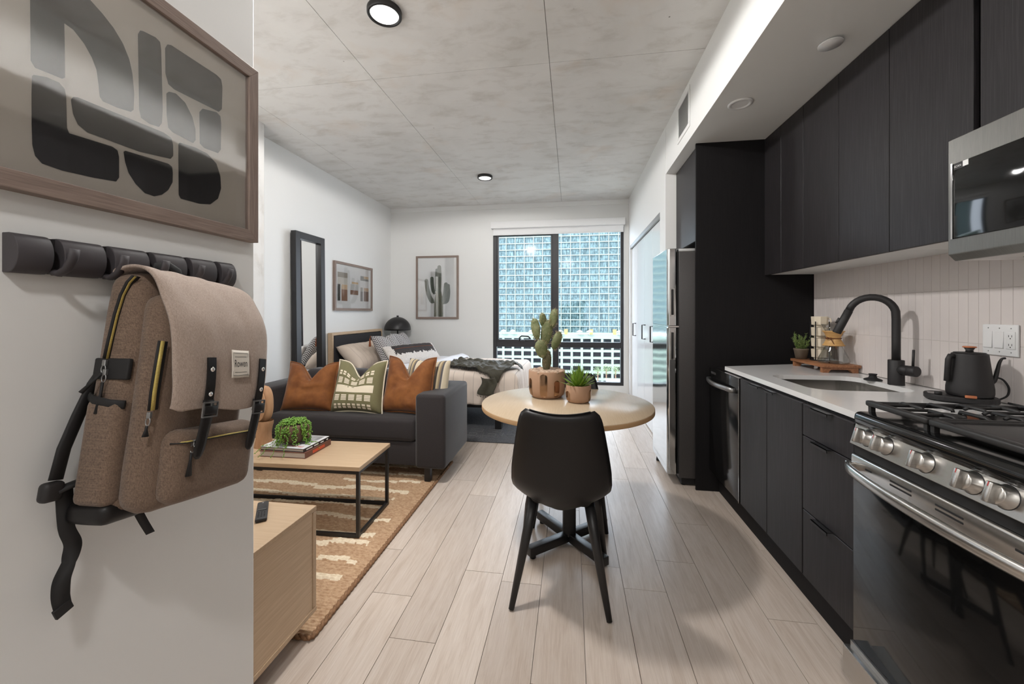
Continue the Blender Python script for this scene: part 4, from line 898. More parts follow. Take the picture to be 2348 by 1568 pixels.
def cushion(name, label, cat, w, h, t, loc, rx, rz, mt, dip=0, group=None, ear=.10, nu=28, mif=None, mats=None, ry=0, wr=.0, seam=None, part='cover', slump=0):
    c = thing(name, label, cat, loc, 0, group)
    Mx = Matrix.Translation(loc) @ Matrix.Rotation(rz, 4, 'Z') @ Matrix.Rotation(ry, 4, 'Y') @ Matrix.Rotation(rx, 4, 'X')
    sd = random.random() * 90
    def pt(u, v, s):
        a, b = u * 2 - 1, v * 2 - 1
        x = a * w / 2 * (1 - ear * (1 - b * b) * abs(a)); z = b * h / 2 * (1 - ear * (1 - a * a) * abs(b))
        th = t / 2 * max(0, (1 - a ** 4)) ** .6 * max(0, (1 - b ** 4)) ** .6
        if dip:
            g = math.exp(-(a / .34) ** 2) * max(0, (b + .35) / 1.35) ** 1.6; z -= dip * g; pz = math.exp(-(a / .12) ** 2) * max(0, b); th *= 1 - .55 * pz
            x += -a * .03 * max(0, b) * w
        th *= 1 + slump * (-b) * .5
        wv = wr * noise.noise((a * 3 + sd, b * 3, s)) + wr * .5 * noise.noise((a * 7 + sd, b * 7, s))
        return (x, s * (th + wv * (1 - a * a) * (1 - b * b)), z + h / 2)
    m = MB()
    m.grid(lambda u, v: pt(u, v, -1), nu, nu, mif=mif, M=Mx); m.grid(lambda u, v: pt(1 - u, v, 1), nu, nu, M=Mx)
    # local frame so patterns follow the cushion
    me = MB(); inv = Mx.inverted(); me.v = [tuple(inv @ Vector(p)) for p in m.v]; me.f, me.sm, me.mi = m.f, m.sm, m.mi
    c.location = loc; o = obj(part, me, mats or M[mt], c, local=True, weld=True)
    o.rotation_euler = (Matrix.Rotation(rz, 4, 'Z') @ Matrix.Rotation(ry, 4, 'Y') @ Matrix.Rotation(rx, 4, 'X')).to_euler()
    WM[o] = Mx
    if seam:
        ring = [Vector(pt(i / 24, 0, 1)) for i in range(24)] + [Vector(pt(1, i / 24, 1)) for i in range(24)] + [Vector(pt(1 - i / 24, 1, 1)) for i in range(24)] + [Vector(pt(0, 1 - i / 24, 1)) for i in range(24)]
        cen = Vector((0, 0, h / 2)); ring = [Vector((p.x, 0, p.z)) + (Vector((p.x, 0, p.z)) - cen).normalized() * .004 for p in ring]
        q = obj('piping', MB().tube(ring, .0055, 6, closed=True), M[seam], o, local=True)
    return c, o, pt
ST_ = .474
cushion('throw_pillow', 'rust velvet cushion at the left end of the sofa', 'cushion', .455, .405, .17, (-2.125, 2.925, ST_ - .012), math.radians(-16), math.radians(3), 'velvet', dip=.13, wr=.014, seam='velvet', slump=.3)
c2, o2, pt2 = cushion('throw_pillow', 'olive cushion with cream block print in the middle of the sofa', 'cushion', .455, .425, .17, (-1.70, 2.925, ST_ - .010), math.radians(-16), math.radians(-2), 'olive', dip=.125, wr=.006, seam='cream_print', slump=.3)
cushion('throw_pillow', 'rust velvet cushion at the right end of the sofa', 'cushion', .455, .455, .17, (-1.295, 2.955, ST_ - .010), math.radians(-14), math.radians(-9), 'velvet', dip=.15, wr=.014, seam='velvet', slump=.3)
cushion('throw_pillow', 'striped woven cushion tucked behind the right rust cushion', 'cushion', .44, .42, .13, (-1.20, 3.075, ST_ - .005), math.radians(-14), math.radians(-16), 'multistripe', dip=.03, ear=.05)
def pblock(a0, a1, b0, b1):
    n = max(2, int((a1 - a0) * 24)); k = max(1, int((b1 - b0) * 20))
    def f(u, v):
        p = pt2(a0 + (a1 - a0) * u, b0 + (b1 - b0) * v, -1); return (p[0], p[1] - .0012, p[2])
    return MB().grid(f, n, k)
allb = []
for k in range(8):
    a = .13 + k * .094
    for r in range(2): allb.append((a, a + .062, .055 + r * .055, .095 + r * .055))
    for r in range(2): allb.append((a, a + .062, .72 + r * .05, .755 + r * .05))
for k in range(5):
    a = .13 + k * .152
    for r in range(4): allb += [(a, a + .11, .215 + r * .03, .237 + r * .03), (a, a + .11, .555 + r * .03, .577 + r * .03)]
allb.append((.12, .88, .375, .515))
for q in allb: obj('print_block', pblock(*q), M['cream_print'], o2, local=True)

# ------------------------------------------------------------ coffee table and what stands on it
CT = thing('coffee_table', 'low coffee table with pale oak top on a black cube frame', 'table', (-1.70, 2.225, .012), math.radians(2.2))
hx_, hy_ = .53, .205
obj('top', MB().rbox(-hx_, hx_, -hy_, hy_, .374, .398, .0015, 1), M['oak'], CT, local=True)
b = .009
for sx in (-1, 1):
    for sy in (-1, 1): obj('leg', MB().box(sx * (hx_ - .016) - b, sx * (hx_ - .016) + b, sy * (hy_ - .016) - b, sy * (hy_ - .016) + b, 0, .373), M['black_metal'], CT, local=True)
    for z in (0, .355): obj('rail', MB().box(sx * (hx_ - .016) - b, sx * (hx_ - .016) + b, -hy_ + .026, hy_ - .026, z, z + .018), M['black_metal'], CT, local=True)
for sy in (-1, 1):
    for z in (0, .355): obj('rail', MB().box(-hx_ + .026, hx_ - .026, sy * (hy_ - .016) - b, sy * (hy_ - .016) + b, z, z + .018), M['black_metal'], CT, local=True)
CZ = .4105
def book(name, label, loc, rz, w, d, h, cover, spine_txt=None):
    k = thing(name, label, 'book', loc, rz, 'books on the coffee table')
    obj('pages', MB().box(-w / 2 + .004, w / 2 - .005, -d / 2 + .004, d / 2 - .004, .003, h - .003), M['book_page'], k, local=True)
    obj('cover', MB().box(-w / 2, w / 2, -d / 2, d / 2, 0, .003).box(-w / 2, w / 2, -d / 2, d / 2, h - .003, h).box(w / 2 - .004, w / 2, -d / 2, d / 2, .003, h - .003), M[cover], k, local=True)
    return k
bk = book('book', 'thick brown book under the white one on the coffee table', (-1.695, 2.235, CZ), math.radians(1), .30, .255, .034, 'book_brown')
obj('spine_block', MB().box(.1501, .1506, -.06, .06, .008, .026), M['book_red'], bk, local=True)
bk2 = book('book', 'white magazine style book with grey cover photo under the trailing plant', (-1.70, 2.240, CZ + .0343), math.radians(-1), .29, .245, .020, 'book_black')
obj('jacket', MB().box(-.145, .143, -.1225, .1225, .0201, .0206), M['book_white'], bk2, local=True)
obj('cover_photo', MB().box(-.10, .12, -.045, .115, .0206, .0209), M['photo_grey'], bk2, local=True)
o = obj('lettering', text_mb('Phoenix', .038, lambda a, b_, h: (.055 - a, -.088 - b_, .0209 + h)), M['book_red'], bk2, local=True)
for y0, y1 in ((-.10, -.045), (-.03, .01), (.03, .06), (.09, .105)): obj('spine_block', MB().box(.1451, .1455, y0, y1, .006, .013), M['paper_w'], bk2, local=True)
SCU = thing('face_sculpture', 'carved sandy wooden face sculpture at the left of the coffee table', 'sculpture', (-1.945, 2.26, CZ))
def sc_face(u, v):
    a = u * 2 * PI; z = .155 + .24 * v; b_ = v * 2 - 1; r = max(0, 1 - abs(b_) ** 2.6) ** .42
    return (-1.945 + .062 * r * math.cos(a), 2.26 + .040 * r * math.sin(a), CZ + z)
hd_ = obj('head', MB().grid(sc_face, 28, 22), M['sculpt'], SCU, weld=True)
obj('neck', MB().grid(lambda u, v: (-1.945 + (.062 - .018 * math.sin(PI * min(1, v * 1.1)) ** 1) * math.cos(u * 2 * PI) * (1 if v > 0 else 1), 2.26 + .045 * math.sin(u * 2 * PI), CZ + .17 * v), 24, 8), M['sculpt'], SCU, weld=True)
obj('face_plate', MB().prism([(.048 * math.cos(q) * 1, .10 * math.sin(q)) for q in [2 * PI * i / 28 for i in range(28)]], -.046, -.036, lambda a, b_, h: (-1.945 + a, 2.26 + h, CZ + .275 + b_)), M['sculpt'], hd_, bevel=.003)
nz = MB().add([(-1.951, 2.215, CZ + .345), (-1.939, 2.215, CZ + .345), (-1.955, 2.212, CZ + .265), (-1.922, 2.212, CZ + .258), (-1.945, 2.196, CZ + .262)], [(0, 1, 4), (0, 4, 2), (1, 3, 4), (2, 4, 3)]); obj('nose', nz, M['sculpt'], hd_)

PL = thing('trailing_plant', 'string of pearls plant trailing from a brown pot on the books', 'plant', (-1.70, 2.215, CZ + .0553))
pc_ = Vector((-1.70, 2.215, CZ + .0553))
obj('pot', MB().lathe([(.040, 0), (.062, .012), (.080, .045), (.083, .075), (.074, .108), (.066, .118), (.060, .117), (.066, .10), (.0005, .095)], 32, pc_), M['brownpot'], PL)
obj('soil', MB().lathe([(.064, .104), (.0005, .108)], 20, pc_), M['soil'], PL)
for s in (-1, 1):
    for z in (.045, .095): obj('lug', MB().tube([pc_ + Vector((s * (.078 + .018 * (1 - math.cos(2 * PI * i / 12)) / 2 * 1.2), .004, z + .016 * math.sin(2 * PI * i / 12))) for i in range(12)], .005, 6, closed=True), M['brownpot'], PL)
rr = random.Random(11); pm_ = MB(); st_ = MB()
def bead(c, r): pm_.sphere(c, r, 6, 4)
for k in range(72):
    a = rr.uniform(0, 2 * PI); R0 = rr.uniform(.02, .07); L_ = rr.choice([.05, .07, .09, .12, .14]) * rr.uniform(.8, 1.15)
    p0_ = pc_ + Vector((R0 * .6 * math.cos(a), R0 * .6 * math.sin(a), .13 + .012 * rr.random())); p1_ = pc_ + Vector((.078 * math.cos(a), .078 * math.sin(a), .122))
    path = [p0_, p0_.lerp(p1_, .6) + Vector((0, 0, .012)), p1_]; rad = .086 + .008 * rr.random(); z = .118; aa = a
    while .118 - z < L_ and z > .006: z -= .009; aa += rr.gauss(0, .05); path.append(pc_ + Vector(((rad + .003 * rr.gauss(0, 1)) * math.cos(aa), (rad + .003 * rr.gauss(0, 1)) * math.sin(aa), z)))
    st_.tube(path, .0009, 4)
    for i in range(len(path) - 1):
        for j in range(2):
            if rr.random() < .85: c = path[i].lerp(path[i + 1], (j + rr.random() * .4) / 2); bead(c + Vector((rr.gauss(0, .003), rr.gauss(0, .003), rr.gauss(0, .002))), rr.uniform(.0032, .0052))
for k in range(130):
    a = rr.uniform(0, 2 * PI); R0 = .068 * math.sqrt(rr.random()); bead(pc_ + Vector((R0 * math.cos(a), R0 * math.sin(a), .122 + .026 * (1 - (R0 / .07) ** 2) * rr.random() + .004)), rr.uniform(.0035, .0055))
for (ex, ey) in ((-.17, -.13), (-.105, -.16), (-.03, -.155), (.13, -.03), (.04, -.145), (.155, .02)):
    a = math.atan2(ey, ex); s0 = pc_ + Vector((.09 * math.cos(a), .09 * math.sin(a), .05)); path = []
    for i in range(15):
        t = i / 14; q = Vector((pc_.x + (.09 * math.cos(a)) * (1 - t) + ex * t + .006 * math.sin(t * 9), pc_.y + .09 * math.sin(a) * (1 - t) + ey * t, 0))
        on = abs(q.x + 1.70) < .147 and abs(q.y - 2.24) < .125
        q.z = max(pc_.z + .05 * (1 - t * 3), pc_.z + .005 if on else (pc_.z + .004 - max(0, (t - .5)) * .085)); q.z = max(q.z, CZ + .006); path.append(q)
    st_.tube(path, .0009, 4)
    for q in path[1:]: bead(q + Vector((rr.gauss(0, .002), rr.gauss(0, .002), 0)), rr.uniform(.0026, .004))
o = obj('pearl_leaves', pm_, M['pearl'], PL); o['kind'] = 'stuff'; obj('stems', st_, M['leaf'], PL)

# TV stand and remote
TV = thing('tv_stand', 'pale oak low media cabinet behind the entry wall', 'cabinet', (-1.6, 1.29, 0))
tx0, tx1, ty0, ty1, tz0, tz1 = -2.30, -1.005, NY + .004, 1.442, .083, .50
obj('top', MB().box(tx0, tx1, ty0, ty1, tz1 - .018, tz1), M['oak'], TV, bevel=.0015); obj('bottom', MB().box(tx0, tx1, ty0, ty1, tz0, tz0 + .018), M['oak'], TV, bevel=.0015)
obj('side', MB().box(tx1 - .022, tx1 - .004, ty0, ty1 - .022, tz0 + .018, tz1 - .018), M['oak_y'], TV); obj('side', MB().box(tx0, tx0 + .018, ty0, ty1 - .022, tz0 + .018, tz1 - .018), M['oak_y'], TV)
for k in range(2): obj('door', MB().rbox(tx0 + .001 + k * .648, tx0 + .646 + k * .648, ty1 - .02, ty1 - .001, tz0 + .020, tz1 - .020, .001, 1), M['oak'], TV)
obj('back', MB().box(tx0 + .018, tx1 - .022, ty0, ty0 + .006, tz0 + .018, tz1 - .018), M['oak_y'], TV)
for a in (tx0 + .08, tx1 - .10):
    for c in (ty0 + .05, ty1 - .06): obj('leg', MB().tube([(a, c, 0), (a, c, tz0)], .016, 10), M['black_metal'], TV)
RM = thing('remote_control', 'slim black remote control on the media cabinet', 'remote', (-1.172, 1.354, .5003), math.radians(-47))
rm_ = obj('body', MB().rbox(-.019, .019, -.078, .078, 0, .014, .005, 2), M['black_matte'], RM, local=True)
RM.rotation_euler = (0, 0, math.radians(38)); WM[RM] = Matrix.Translation(RM.location)
obj('bar', MB().rbox(-.015, .015, -.006, .004, .0138, .0155, .0006, 1), M['black_enamel'], RM, local=True)
for r in range(4):
    for q in (-1, 0, 1): obj('button', MB().lathe([(.0032, .0138), (.003, .0152), (.0005, .0154)], 10, (q * .0095, -.022 - r * .012, 0)), M['rubber'], RM, local=True)
obj('power_button', MB().lathe([(.004, .0138), (.0038, .015), (.0005, .0152)], 12, (0, .062, 0)), M['grey_metal'], RM, local=True)
def onZ(px, py, Z): r = _ray(px, py); return Vector((0, 0, CAMH)) + r * ((Z - CAMH) / r.z)
# ------------------------------------------------------------ round table and chairs
TB = thing('round_table', 'round pedestal table with pale top and black cross foot', 'table', (-.012, 2.20, 0))
TT = .76; tc_ = (-.03, 2.262)
obj('top', MB().lathe([(.470, TT - .028), (.476, TT - .026), (.476, TT - .003), (.474, TT), (.0005, TT)], 96, (tc_[0], tc_[1], 0)), [M['table_top']], TB)
obj('edge_band', MB().lathe([(.4763, TT - .0255), (.4768, TT - .024), (.4768, TT - .005), (.4763, TT - .0035)], 96, (tc_[0], tc_[1], 0)), M['oak_edge'], TB)
obj('column', MB().rbox(-.012 - .034, -.012 + .034, 2.20 - .034, 2.20 + .034, .045, TT - .032, .006, 2, M=Matrix.Translation((-.012, 2.20, 0)) @ Matrix.Rotation(math.radians(6), 4, 'Z') @ Matrix.Translation((.012, -2.20, 0))), M['black_metal'], TB)
obj('top_plate', MB().rbox(-.16, .13, 2.08, 2.34, TT - .036, TT - .028, .002, 1), M['black_metal'], TB)
for k in range(4):
    a = math.radians(41 + 90 * k); Mx = Matrix.Translation((-.012, 2.20, 0)) @ Matrix.Rotation(a, 4, 'Z')
    ar = obj('foot_arm', MB().rbox(.02, .275, -.022, .022, .018, .062, .003, 2, M=Mx), M['black_metal'], TB)
    obj('glide', MB().lathe([(.016, 0), (.016, .018)], 12, M=Mx @ Matrix.Translation((.245, 0, 0))), M['rubber'], ar)
def make_chair(label):
    c = thing('dining_chair', label, 'chair', (0, 0, 0), 0, 'black leather dining chairs')
    wv = [(0, .115), (.015, .150), (.05, .182), (.10, .206), (.17, .219), (.27, .2235), (.40, .220), (.58, .207), (.78, .190), (.91, .177), (.965, .165), (1, .145)]
    def hw(v):
        for (a, b), (a2, b2) in zip(wv, wv[1:]):
            if v <= a2: t = (v - a) / (a2 - a); return b + (b2 - b) * t
        return wv[-1][1]
    def back(u, v, s):
        U = u * 2 - 1; w_ = hw(v); x = U * w_
        z = .378 + .482 * v - .016 * (1 - U * U) * max(0, v - .8) / .2 + .01 * abs(U) ** 3 * (1 - v)
        z += .02 * U * U * max(0, 1 - v * 5)
        wrap = .105 * abs(U) ** 2.2 * (1 - .72 * v)
        y = -.165 - .055 * v + .10 * max(0, 1 - v / .3) ** 2 + wrap
        th = .026 * max(0, 1 - abs(U) ** 6) ** .5 * max(0, 1 - max(0, (v - .9) / .1) ** 3) ** .5
        return (x, y + s * th, z)
    b = MB(); b.grid(lambda u, v: back(u, v, -.45), 24, 26); b.grid(lambda u, v: back(1 - u, v, 1), 24, 26)
    # close rim
    n = 24; n2 = 26
    for uu, rev in ((0, 0), (1, 1)):
        ro = [back(uu, j / n2, -.45) for j in range(n2 + 1)]; ri = [back(uu, j / n2, 1) for j in range(n2 + 1)]
        b.add(ro + ri, [(j, j + 1, n2 + 2 + j, n2 + 1 + j) for j in range(n2)], True)
    ro = [back(i / n, 1, -.45) for i in range(n + 1)]; ri = [back(i / n, 1, 1) for i in range(n + 1)]; b.add(ro + ri, [(j, j + 1, n + 2 + j, n + 1 + j) for j in range(n)], True)
    o = obj('backrest', b, M['leather'], c, local=True, weld=True)
    obj('top_seam', MB().tube([tuple(Vector(back(.06 + .88 * i / 20, 1, .3)) + Vector((0, 0, .001))) for i in range(21)], .0025, 6), M['leather'], o, local=True)
    st = MB(); st.rbox(-.212, .212, -.10, .225, .400, .475, .034, 4, fn=lambda p: (p[0] * (1 - .42 * min(1, max(0, (.05 - p[1]) / .15))), p[1], p[2] + .010 * max(0, 1 - (p[0] / .2) ** 2) * (p[2] > .45)))
    obj('seat', st, M['leather'], c, local=True)
    for sx in (-1, 1):
        obj('leg', MB().tube([(sx * .125, -.05, .415), (sx * .146, -.10, .30), (sx * .204, -.208, .004)], [.024, .0225, .012], 14), M['black_metal'], c, local=True)
        obj('leg', MB().tube([(sx * .15, .14, .40), (sx * .175, .16, .28), (sx * .212, .20, .004)], [.021, .020, .0115], 14), M['black_metal'], c, local=True)
    return c
ch = make_chair('black leather dining chair with its back to the viewer in front of the round table')
ch.location = (-.045, 1.868, 0); ch.rotation_euler = (0, 0, math.radians(-1.2))
dup(ch, (-.012, 2.515, 0), math.radians(180), 'black leather dining chair facing the viewer behind the round table')

# cactus in a copper-slotted pot
TZ = TT + .0004
def slot_pot(root, c, R, H, slots, mt='terra'):
    obj('pot', MB().lathe([(R * .72, 0), (R * .80, .002), (R * .93, H * .12), (R * .985, H * .28), (R, H * .5), (R, H * .985), (R * .985, H), (R * .92, H), (R * .91, H * .9), (.0005, H * .88)], 64, c), M[mt], root)
    def rad(z):
        q = [(0, .80), (.12, .932), (.28, .987), (.5, 1.0), (1, 1.0)]; z = z / H
        for (a, b), (a2, b2) in zip(q, q[1:]):
            if z <= a2: return R * (b + (b2 - b) * (z - a) / (a2 - a))
        return R
    for (ang, half, z0, z1) in slots:
        def f(u, v):
            z = z0 + (z1 - z0) * v; hw_ = half
            for e, lim in ((z1 - z, half * R * .9), (z - z0, half * R * .9 if z0 > .004 else 0)):
                if lim and e < lim: hw_ = min(hw_, half * math.sqrt(max(0, 1 - (1 - e / lim) ** 2)))
            a = ang + (u * 2 - 1) * hw_; r = rad(z) + .0012; return (c[0] + r * math.cos(a), c[1] + r * math.sin(a), c[2] + z)
        obj('copper_slot', MB().grid(f, 8, 24), M['copper'], root)
P1 = thing('potted_cactus', 'prickly pear cactus in a tan pot with copper slots', 'plant', (-.147, 2.402, TZ))
pcx = Vector((-.147, 2.402, TZ)); d0 = math.radians(-90)
slot_pot(P1, pcx, .110, .160, [(d0 - 1.02, .15, .012, .118), (d0 - .45 + .33, .20, .010, .150), (d0 + .62, .17, .012, .112), (d0 + 1.6, .18, .01, .14), (d0 + 2.6, .18, .01, .14), (d0 - 2.0, .17, .01, .14)])
obj('soil', MB().lathe([(.1, .142), (.0005, .144)], 24, pcx), M['soil'], P1)
rr = random.Random(5); shared = []
for k in range(110):
    a = rr.uniform(0, 2 * PI); r = .097 * math.sqrt(rr.random()); s_ = rr.uniform(.0045, .0085); big = k < 4
    if big: s_ = .016; r = .07; a = (.6, 2.2, 3.5, 5.4)[k]
    o = obj('pebble', MB().sphere((0, 0, 0), s_, 7, 5, (1.2, 1, .65)), M['pebble'], P1, local=True) if k < 3 else None
    if o: shared.append(o.data)
    else: o = bpy.data.objects.new('pebble', shared[k % 3]); C.objects.link(o); o.parent = P1
    o.location = (r * math.cos(a), r * math.sin(a), .150 + s_ * .45 + rr.uniform(0, .004)); o.rotation_euler = (rr.uniform(0, .4), 0, rr.uniform(0, 6))
kp = 220 / 1380
def cpt(cx, cy, dy=0): return onY(1180 + cx * kp, 690 + cy * kp, 2.402 + dy)
sp_ = MB()
def pad(cx, cy, w_, h_, tilt, yaw=0, dy=0, th=.032, stem=False):
    c = cpt(cx, cy, dy); sc = kp / FPX * 2.44; W_, H_ = w_ * sc / 2 * 1.1, h_ * sc / 2 * 1.04
    Mx = Matrix.Translation(c) @ Matrix.Rotation(yaw, 4, 'Z') @ Matrix.Rotation(tilt, 4, 'Y')
    m = MB(); nu, nv = 16, 12
    def f(u, v):
        a = u * 2 * PI; b_ = -PI / 2 + PI * v; r = math.cos(b_); z = math.sin(b_)
        wid = 1 + .12 * z if not stem else 1.0
        return (W_ * r * wid * math.cos(a), th / 2 * r * math.sin(a) * (1 + .1 * z), H_ * z)
    m.grid(f, nu, nv, M=Mx); obj('pad', m, M['cactus_stem' if stem else 'cactus'], P1, weld=True)
    n_ = 46 if not stem else 60
    for _ in range(n_):
        a = rr.uniform(0, 2 * PI); v = rr.uniform(.08, .98); p = Mx @ Vector(f(a / 2 / PI, v)); nrm = (Mx.to_3x3() @ Vector((math.cos(a) * .8, math.sin(a) * 1.3, math.sin(-PI / 2 + PI * v)))).normalized()
        for q in range(3):
            dd_ = (nrm + Vector((rr.gauss(0, .5), rr.gauss(0, .5), rr.gauss(0, .5)))).normalized(); sp_.tube([p, p + dd_ * rr.uniform(.008, .020)], [.0008, .0002], 3, caps=False)
pad(462, 860, 120, 300, math.radians(4), 0, 0, .046, True)
pad(385, 690, 160, 250, math.radians(-12), .3, -.03)
pad(305, 405, 128, 300, math.radians(-10), -.4, .0)
pad(458, 460, 150, 360, math.radians(9), .2, .01)
pad(405, 275, 96, 190, math.radians(-3), .5, .012)
pad(558, 250, 112, 260, math.radians(10), -.3, .015)
pad(604, 570, 118, 260, math.radians(22), .3, -.005)
o = obj('spines', sp_, M['spine'], P1); o['kind'] = 'stuff'
P2 = thing('potted_succulent', 'spiky green succulent in a small tan and copper pot', 'plant', (.040, 2.285, TZ)); pc2 = Vector((.040, 2.285, TZ))
slot_pot(P2, pc2, .0715, .098, [(d0 - 1.0, .28, .008, .066), (d0 + 1.18, .26, .010, .075), (d0 + 2.6, .26, .01, .07)])
obj('soil', MB().lathe([(.064, .086), (.0005, .088)], 24, pc2), M['soil'], P2)
lm = None
for k in range(64):
    t = k / 64; el = math.radians(86 - 78 * t + rr.uniform(-5, 5)); az = k * 2.39996; ln = .125 - .03 * t + rr.uniform(-.008, .008)
    if lm is None:
        def f(u, v):
            wd = .0075 * math.sin(PI * min(1, .22 + .78 * v)) ** .9 * (1 - v ** 6); q = (u * 2 - 1); return (q * wd, .004 * (q * q) * (1 - v) - .03 * v * v * .25, v)
        o = obj('leaf', MB().grid(f, 4, 10), M['leaf'], P2, local=True, solid=.0012); lm = o.data
    else:
        o = bpy.data.objects.new('leaf', lm); C.objects.link(o); o.parent = P2; q = o.modifiers.new('solid', 'SOLIDIFY'); q.thickness = .0012
    o.matrix_local = Matrix.Translation((.012 * t * math.cos(az), .012 * t * math.sin(az), .088)) @ Matrix.Rotation(az - PI / 2, 4, 'Z') @ Matrix.Rotation(-(PI / 2 - el), 4, 'X') @ Matrix.Diagonal((1, 1, ln, 1))

# ------------------------------------------------------------ bed corner
BD = thing('bed', 'bed with charcoal upholstered oak headboard and pinstriped duvet', 'bed', (-1.7, 4.8, 0))
bx0, bx1, by0, by1 = -2.70, -.66, 4.14, 5.40
hbo = obj('headboard_frame', MB().box(-2.79, -2.735, 4.205, 4.235, .1, 1.030).box(-2.79, -2.735, 5.40, 5.43, .1, 1.030).box(-2.79, -2.735, 4.235, 5.40, 1.0, 1.030).box(-2.79, -2.775, 4.235, 5.40, .1, 1.0), M['oak_y'], BD, bevel=.0015)
obj('headboard_pad', MB().rbox(-2.774, -2.725, 4.242, 5.393, .30, .993, .015, 3), M['charcoal'], BD)
obj('platform', MB().rbox(bx0, bx1 - .02, by0 + .02, by1, .24, .34, .004, 2), M['black_metal'], BD)
for a, c in ((-.78, 4.22), (-.78, 5.34), (-2.6, 4.22), (-2.6, 5.34)): obj('leg', MB().box(a - .035, a + .035, c - .035, c + .035, .0105, .24), M['black_metal'], BD)
obj('mattress', MB().rbox(bx0 + .0, bx1 - .04, by0 + .03, by1 - .02, .34, .585, .05, 4), M['sheet'], BD)
def drape(s, t, e0x, e1x, e0y, e1y, ztop, r, amp, seed, gap=0):
    """cloth coordinates (s along X, t along Y) laid over the bed box"""
    x, y, z = s, t, ztop
    def edge(c, lim, sgn):
        d = (c - lim) * sgn
        if d <= 0: return c, 0
        if d < r * PI / 2: a = d / r; return lim + sgn * r * math.sin(a), r * (1 - math.cos(a))
        return lim + sgn * r, r + d - r * PI / 2
    x, dx = edge(s, e1x - r, 1); y, dy = edge(t, e0y + r, -1)
    y2, dy2 = edge(y, e1y - r, 1); y = y2; dd = max(dx, dy, dy2)
    z = ztop - (dx ** 3 + dy ** 3 + dy2 ** 3) ** (1 / 3) if dd > 0 else ztop
    fold = min(1, dd / .2); nz = noise.noise((s * 3.1 + seed, t * 3.1, seed)); n2 = noise.noise((s * 9 + seed, t * 9, seed + 4))
    if dd < .02: z += amp * (nz + .4 * n2)
    else:
        w = .03 * fold * math.sin(s * 17 + 2 * nz) if dy > dx else .03 * fold * math.sin(t * 17 + 2 * nz)
        if dy > dx: y -= abs(w) * .8 + .012 * fold * n2 + gap
        else: x += abs(w) * .8 + gap
    return (x, y, max(z, .07 + .02 * n2))
obj('duvet', MB().grid(lambda u, v: drape(-1.95 + 1.66 * u, 3.79 + 1.78 * v, bx0, -.56, 4.10, 5.45, .63, .075, .016, 3.3), 76, 84), M['duvet'], BD, solid=.012, off=-1)
def fold_top(u, v):
    x = -2.05 + .62 * u; p = drape(-2.05 + .50 * u, 4.02 + 1.46 * v, bx0, -.5, 4.085, 5.46, .648, .08, .012, 7.7)
    lip = .05 * math.exp(-((u - .86) / .13) ** 2)
    return (p[0] + .02 * noise.noise((v * 4, 2, 2)) + (.12 * u * v), p[1], p[2] + lip * (p[2] > .5))
obj('folded_sheet', MB().grid(fold_top, 26, 60), M['sheet'], BD, solid=.02, off=-1)
TH = thing('throw_blanket', 'crumpled dark olive throw with fringed edge over the bed corner', 'blanket', (-1.0, 4.3, .6))
def thr(u, v):
    # runs from the middle of the bed toward the near foot corner
    ax = Vector((-1.42, 4.70)); bx_ = Vector((-.60, 4.32)); w_ = .27 + .12 * u
    c = ax.lerp(bx_, u); n_ = Vector((-.42, -.9)).normalized(); p2 = c + n_ * ((v - .35) * w_ * 1.5)
    q = drape(p2.x, p2.y, bx0, -.55, 4.09, 5.46, .652, .085, .01, 3.3)
    z = q[2] + (.05 * abs(noise.noise((u * 5.5, v * 4, 2))) + .035 * abs(noise.noise((u * 11, v * 9, 7))) + .045 * math.exp(-((v - .2) / .2) ** 2) * abs(noise.noise((u * 4, 1, 5))) * 1.6) + .016
    return (q[0], q[1] - .018 * (q[2] < .6), z)
obj('cloth', MB().grid(thr, 64, 36), M['throw'], TH, solid=.006, off=1)
def tail(u, v):
    x = -.93 + .15 * u + .02 * math.sin(v * 5) + .03 * v * (u - .5); y = 4.005 - .012 * math.sin(u * 9) - .02 * v; z = .60 - .17 * v - .02 * math.sin(u * 3)
    return (x, y, z)
obj('hanging_end', MB().grid(tail, 16, 16), M['throw'], TH, solid=.005)
fr_ = MB(); rr = random.Random(8)
for k in range(70):
    u = k / 69; p = Vector(thr(min(1, u), 1)); fr_.tube([p, p + Vector((rr.gauss(0, .006), -.008, -.026 - .01 * rr.random()))], .0016, 3)
for k in range(26): p = Vector(tail(k / 25, 1)); fr_.tube([p, p + Vector((rr.gauss(0, .005), -.003, -.022))], .0016, 3)
o = obj('fringe', fr_, M['rubber'], TH); o['kind'] = 'stuff'
R_ = math.radians
cushion('bed_pillow', 'beige pinstriped pillow at the near side of the headboard', 'pillow', .58, .40, .19, (-2.36, 4.47, .614), R_(-50), R_(84), 'linen_stripe', ear=.04, wr=.012, group='beige bed pillows')
cushion('bed_pillow', 'beige pinstriped pillow at the far side of the headboard', 'pillow', .54, .40, .18, (-2.38, 5.08, .615), R_(-48), R_(93), 'linen_stripe', ear=.04, wr=.012, group='beige bed pillows')
h1, ho, hpt = cushion('herringbone_cushion', 'black and white herringbone cushion with brown tassel on the bed', 'cushion', .46, .42, .15, (-2.13, 4.62, .628), R_(-32), R_(80), 'herring', ear=.06, dip=.02, wr=.004)
p = WM[ho] @ Vector(hpt(0, 1, 1)); tm_ = obj('tassel', MB().tube([p, p + Vector((.0, -.012, -.006)), p + Vector((.0, -.02, -.035))], .004, 8).tube([p + Vector((0, -.02, -.03)), p + Vector((0, -.021, -.045)), p + Vector((0, -.021, -.052)), p + Vector((0, -.021, -.11)), p + Vector((0, -.021, -.125))], [.009, .010, .008, .015, .014], 10), M['rust_line'], ho)
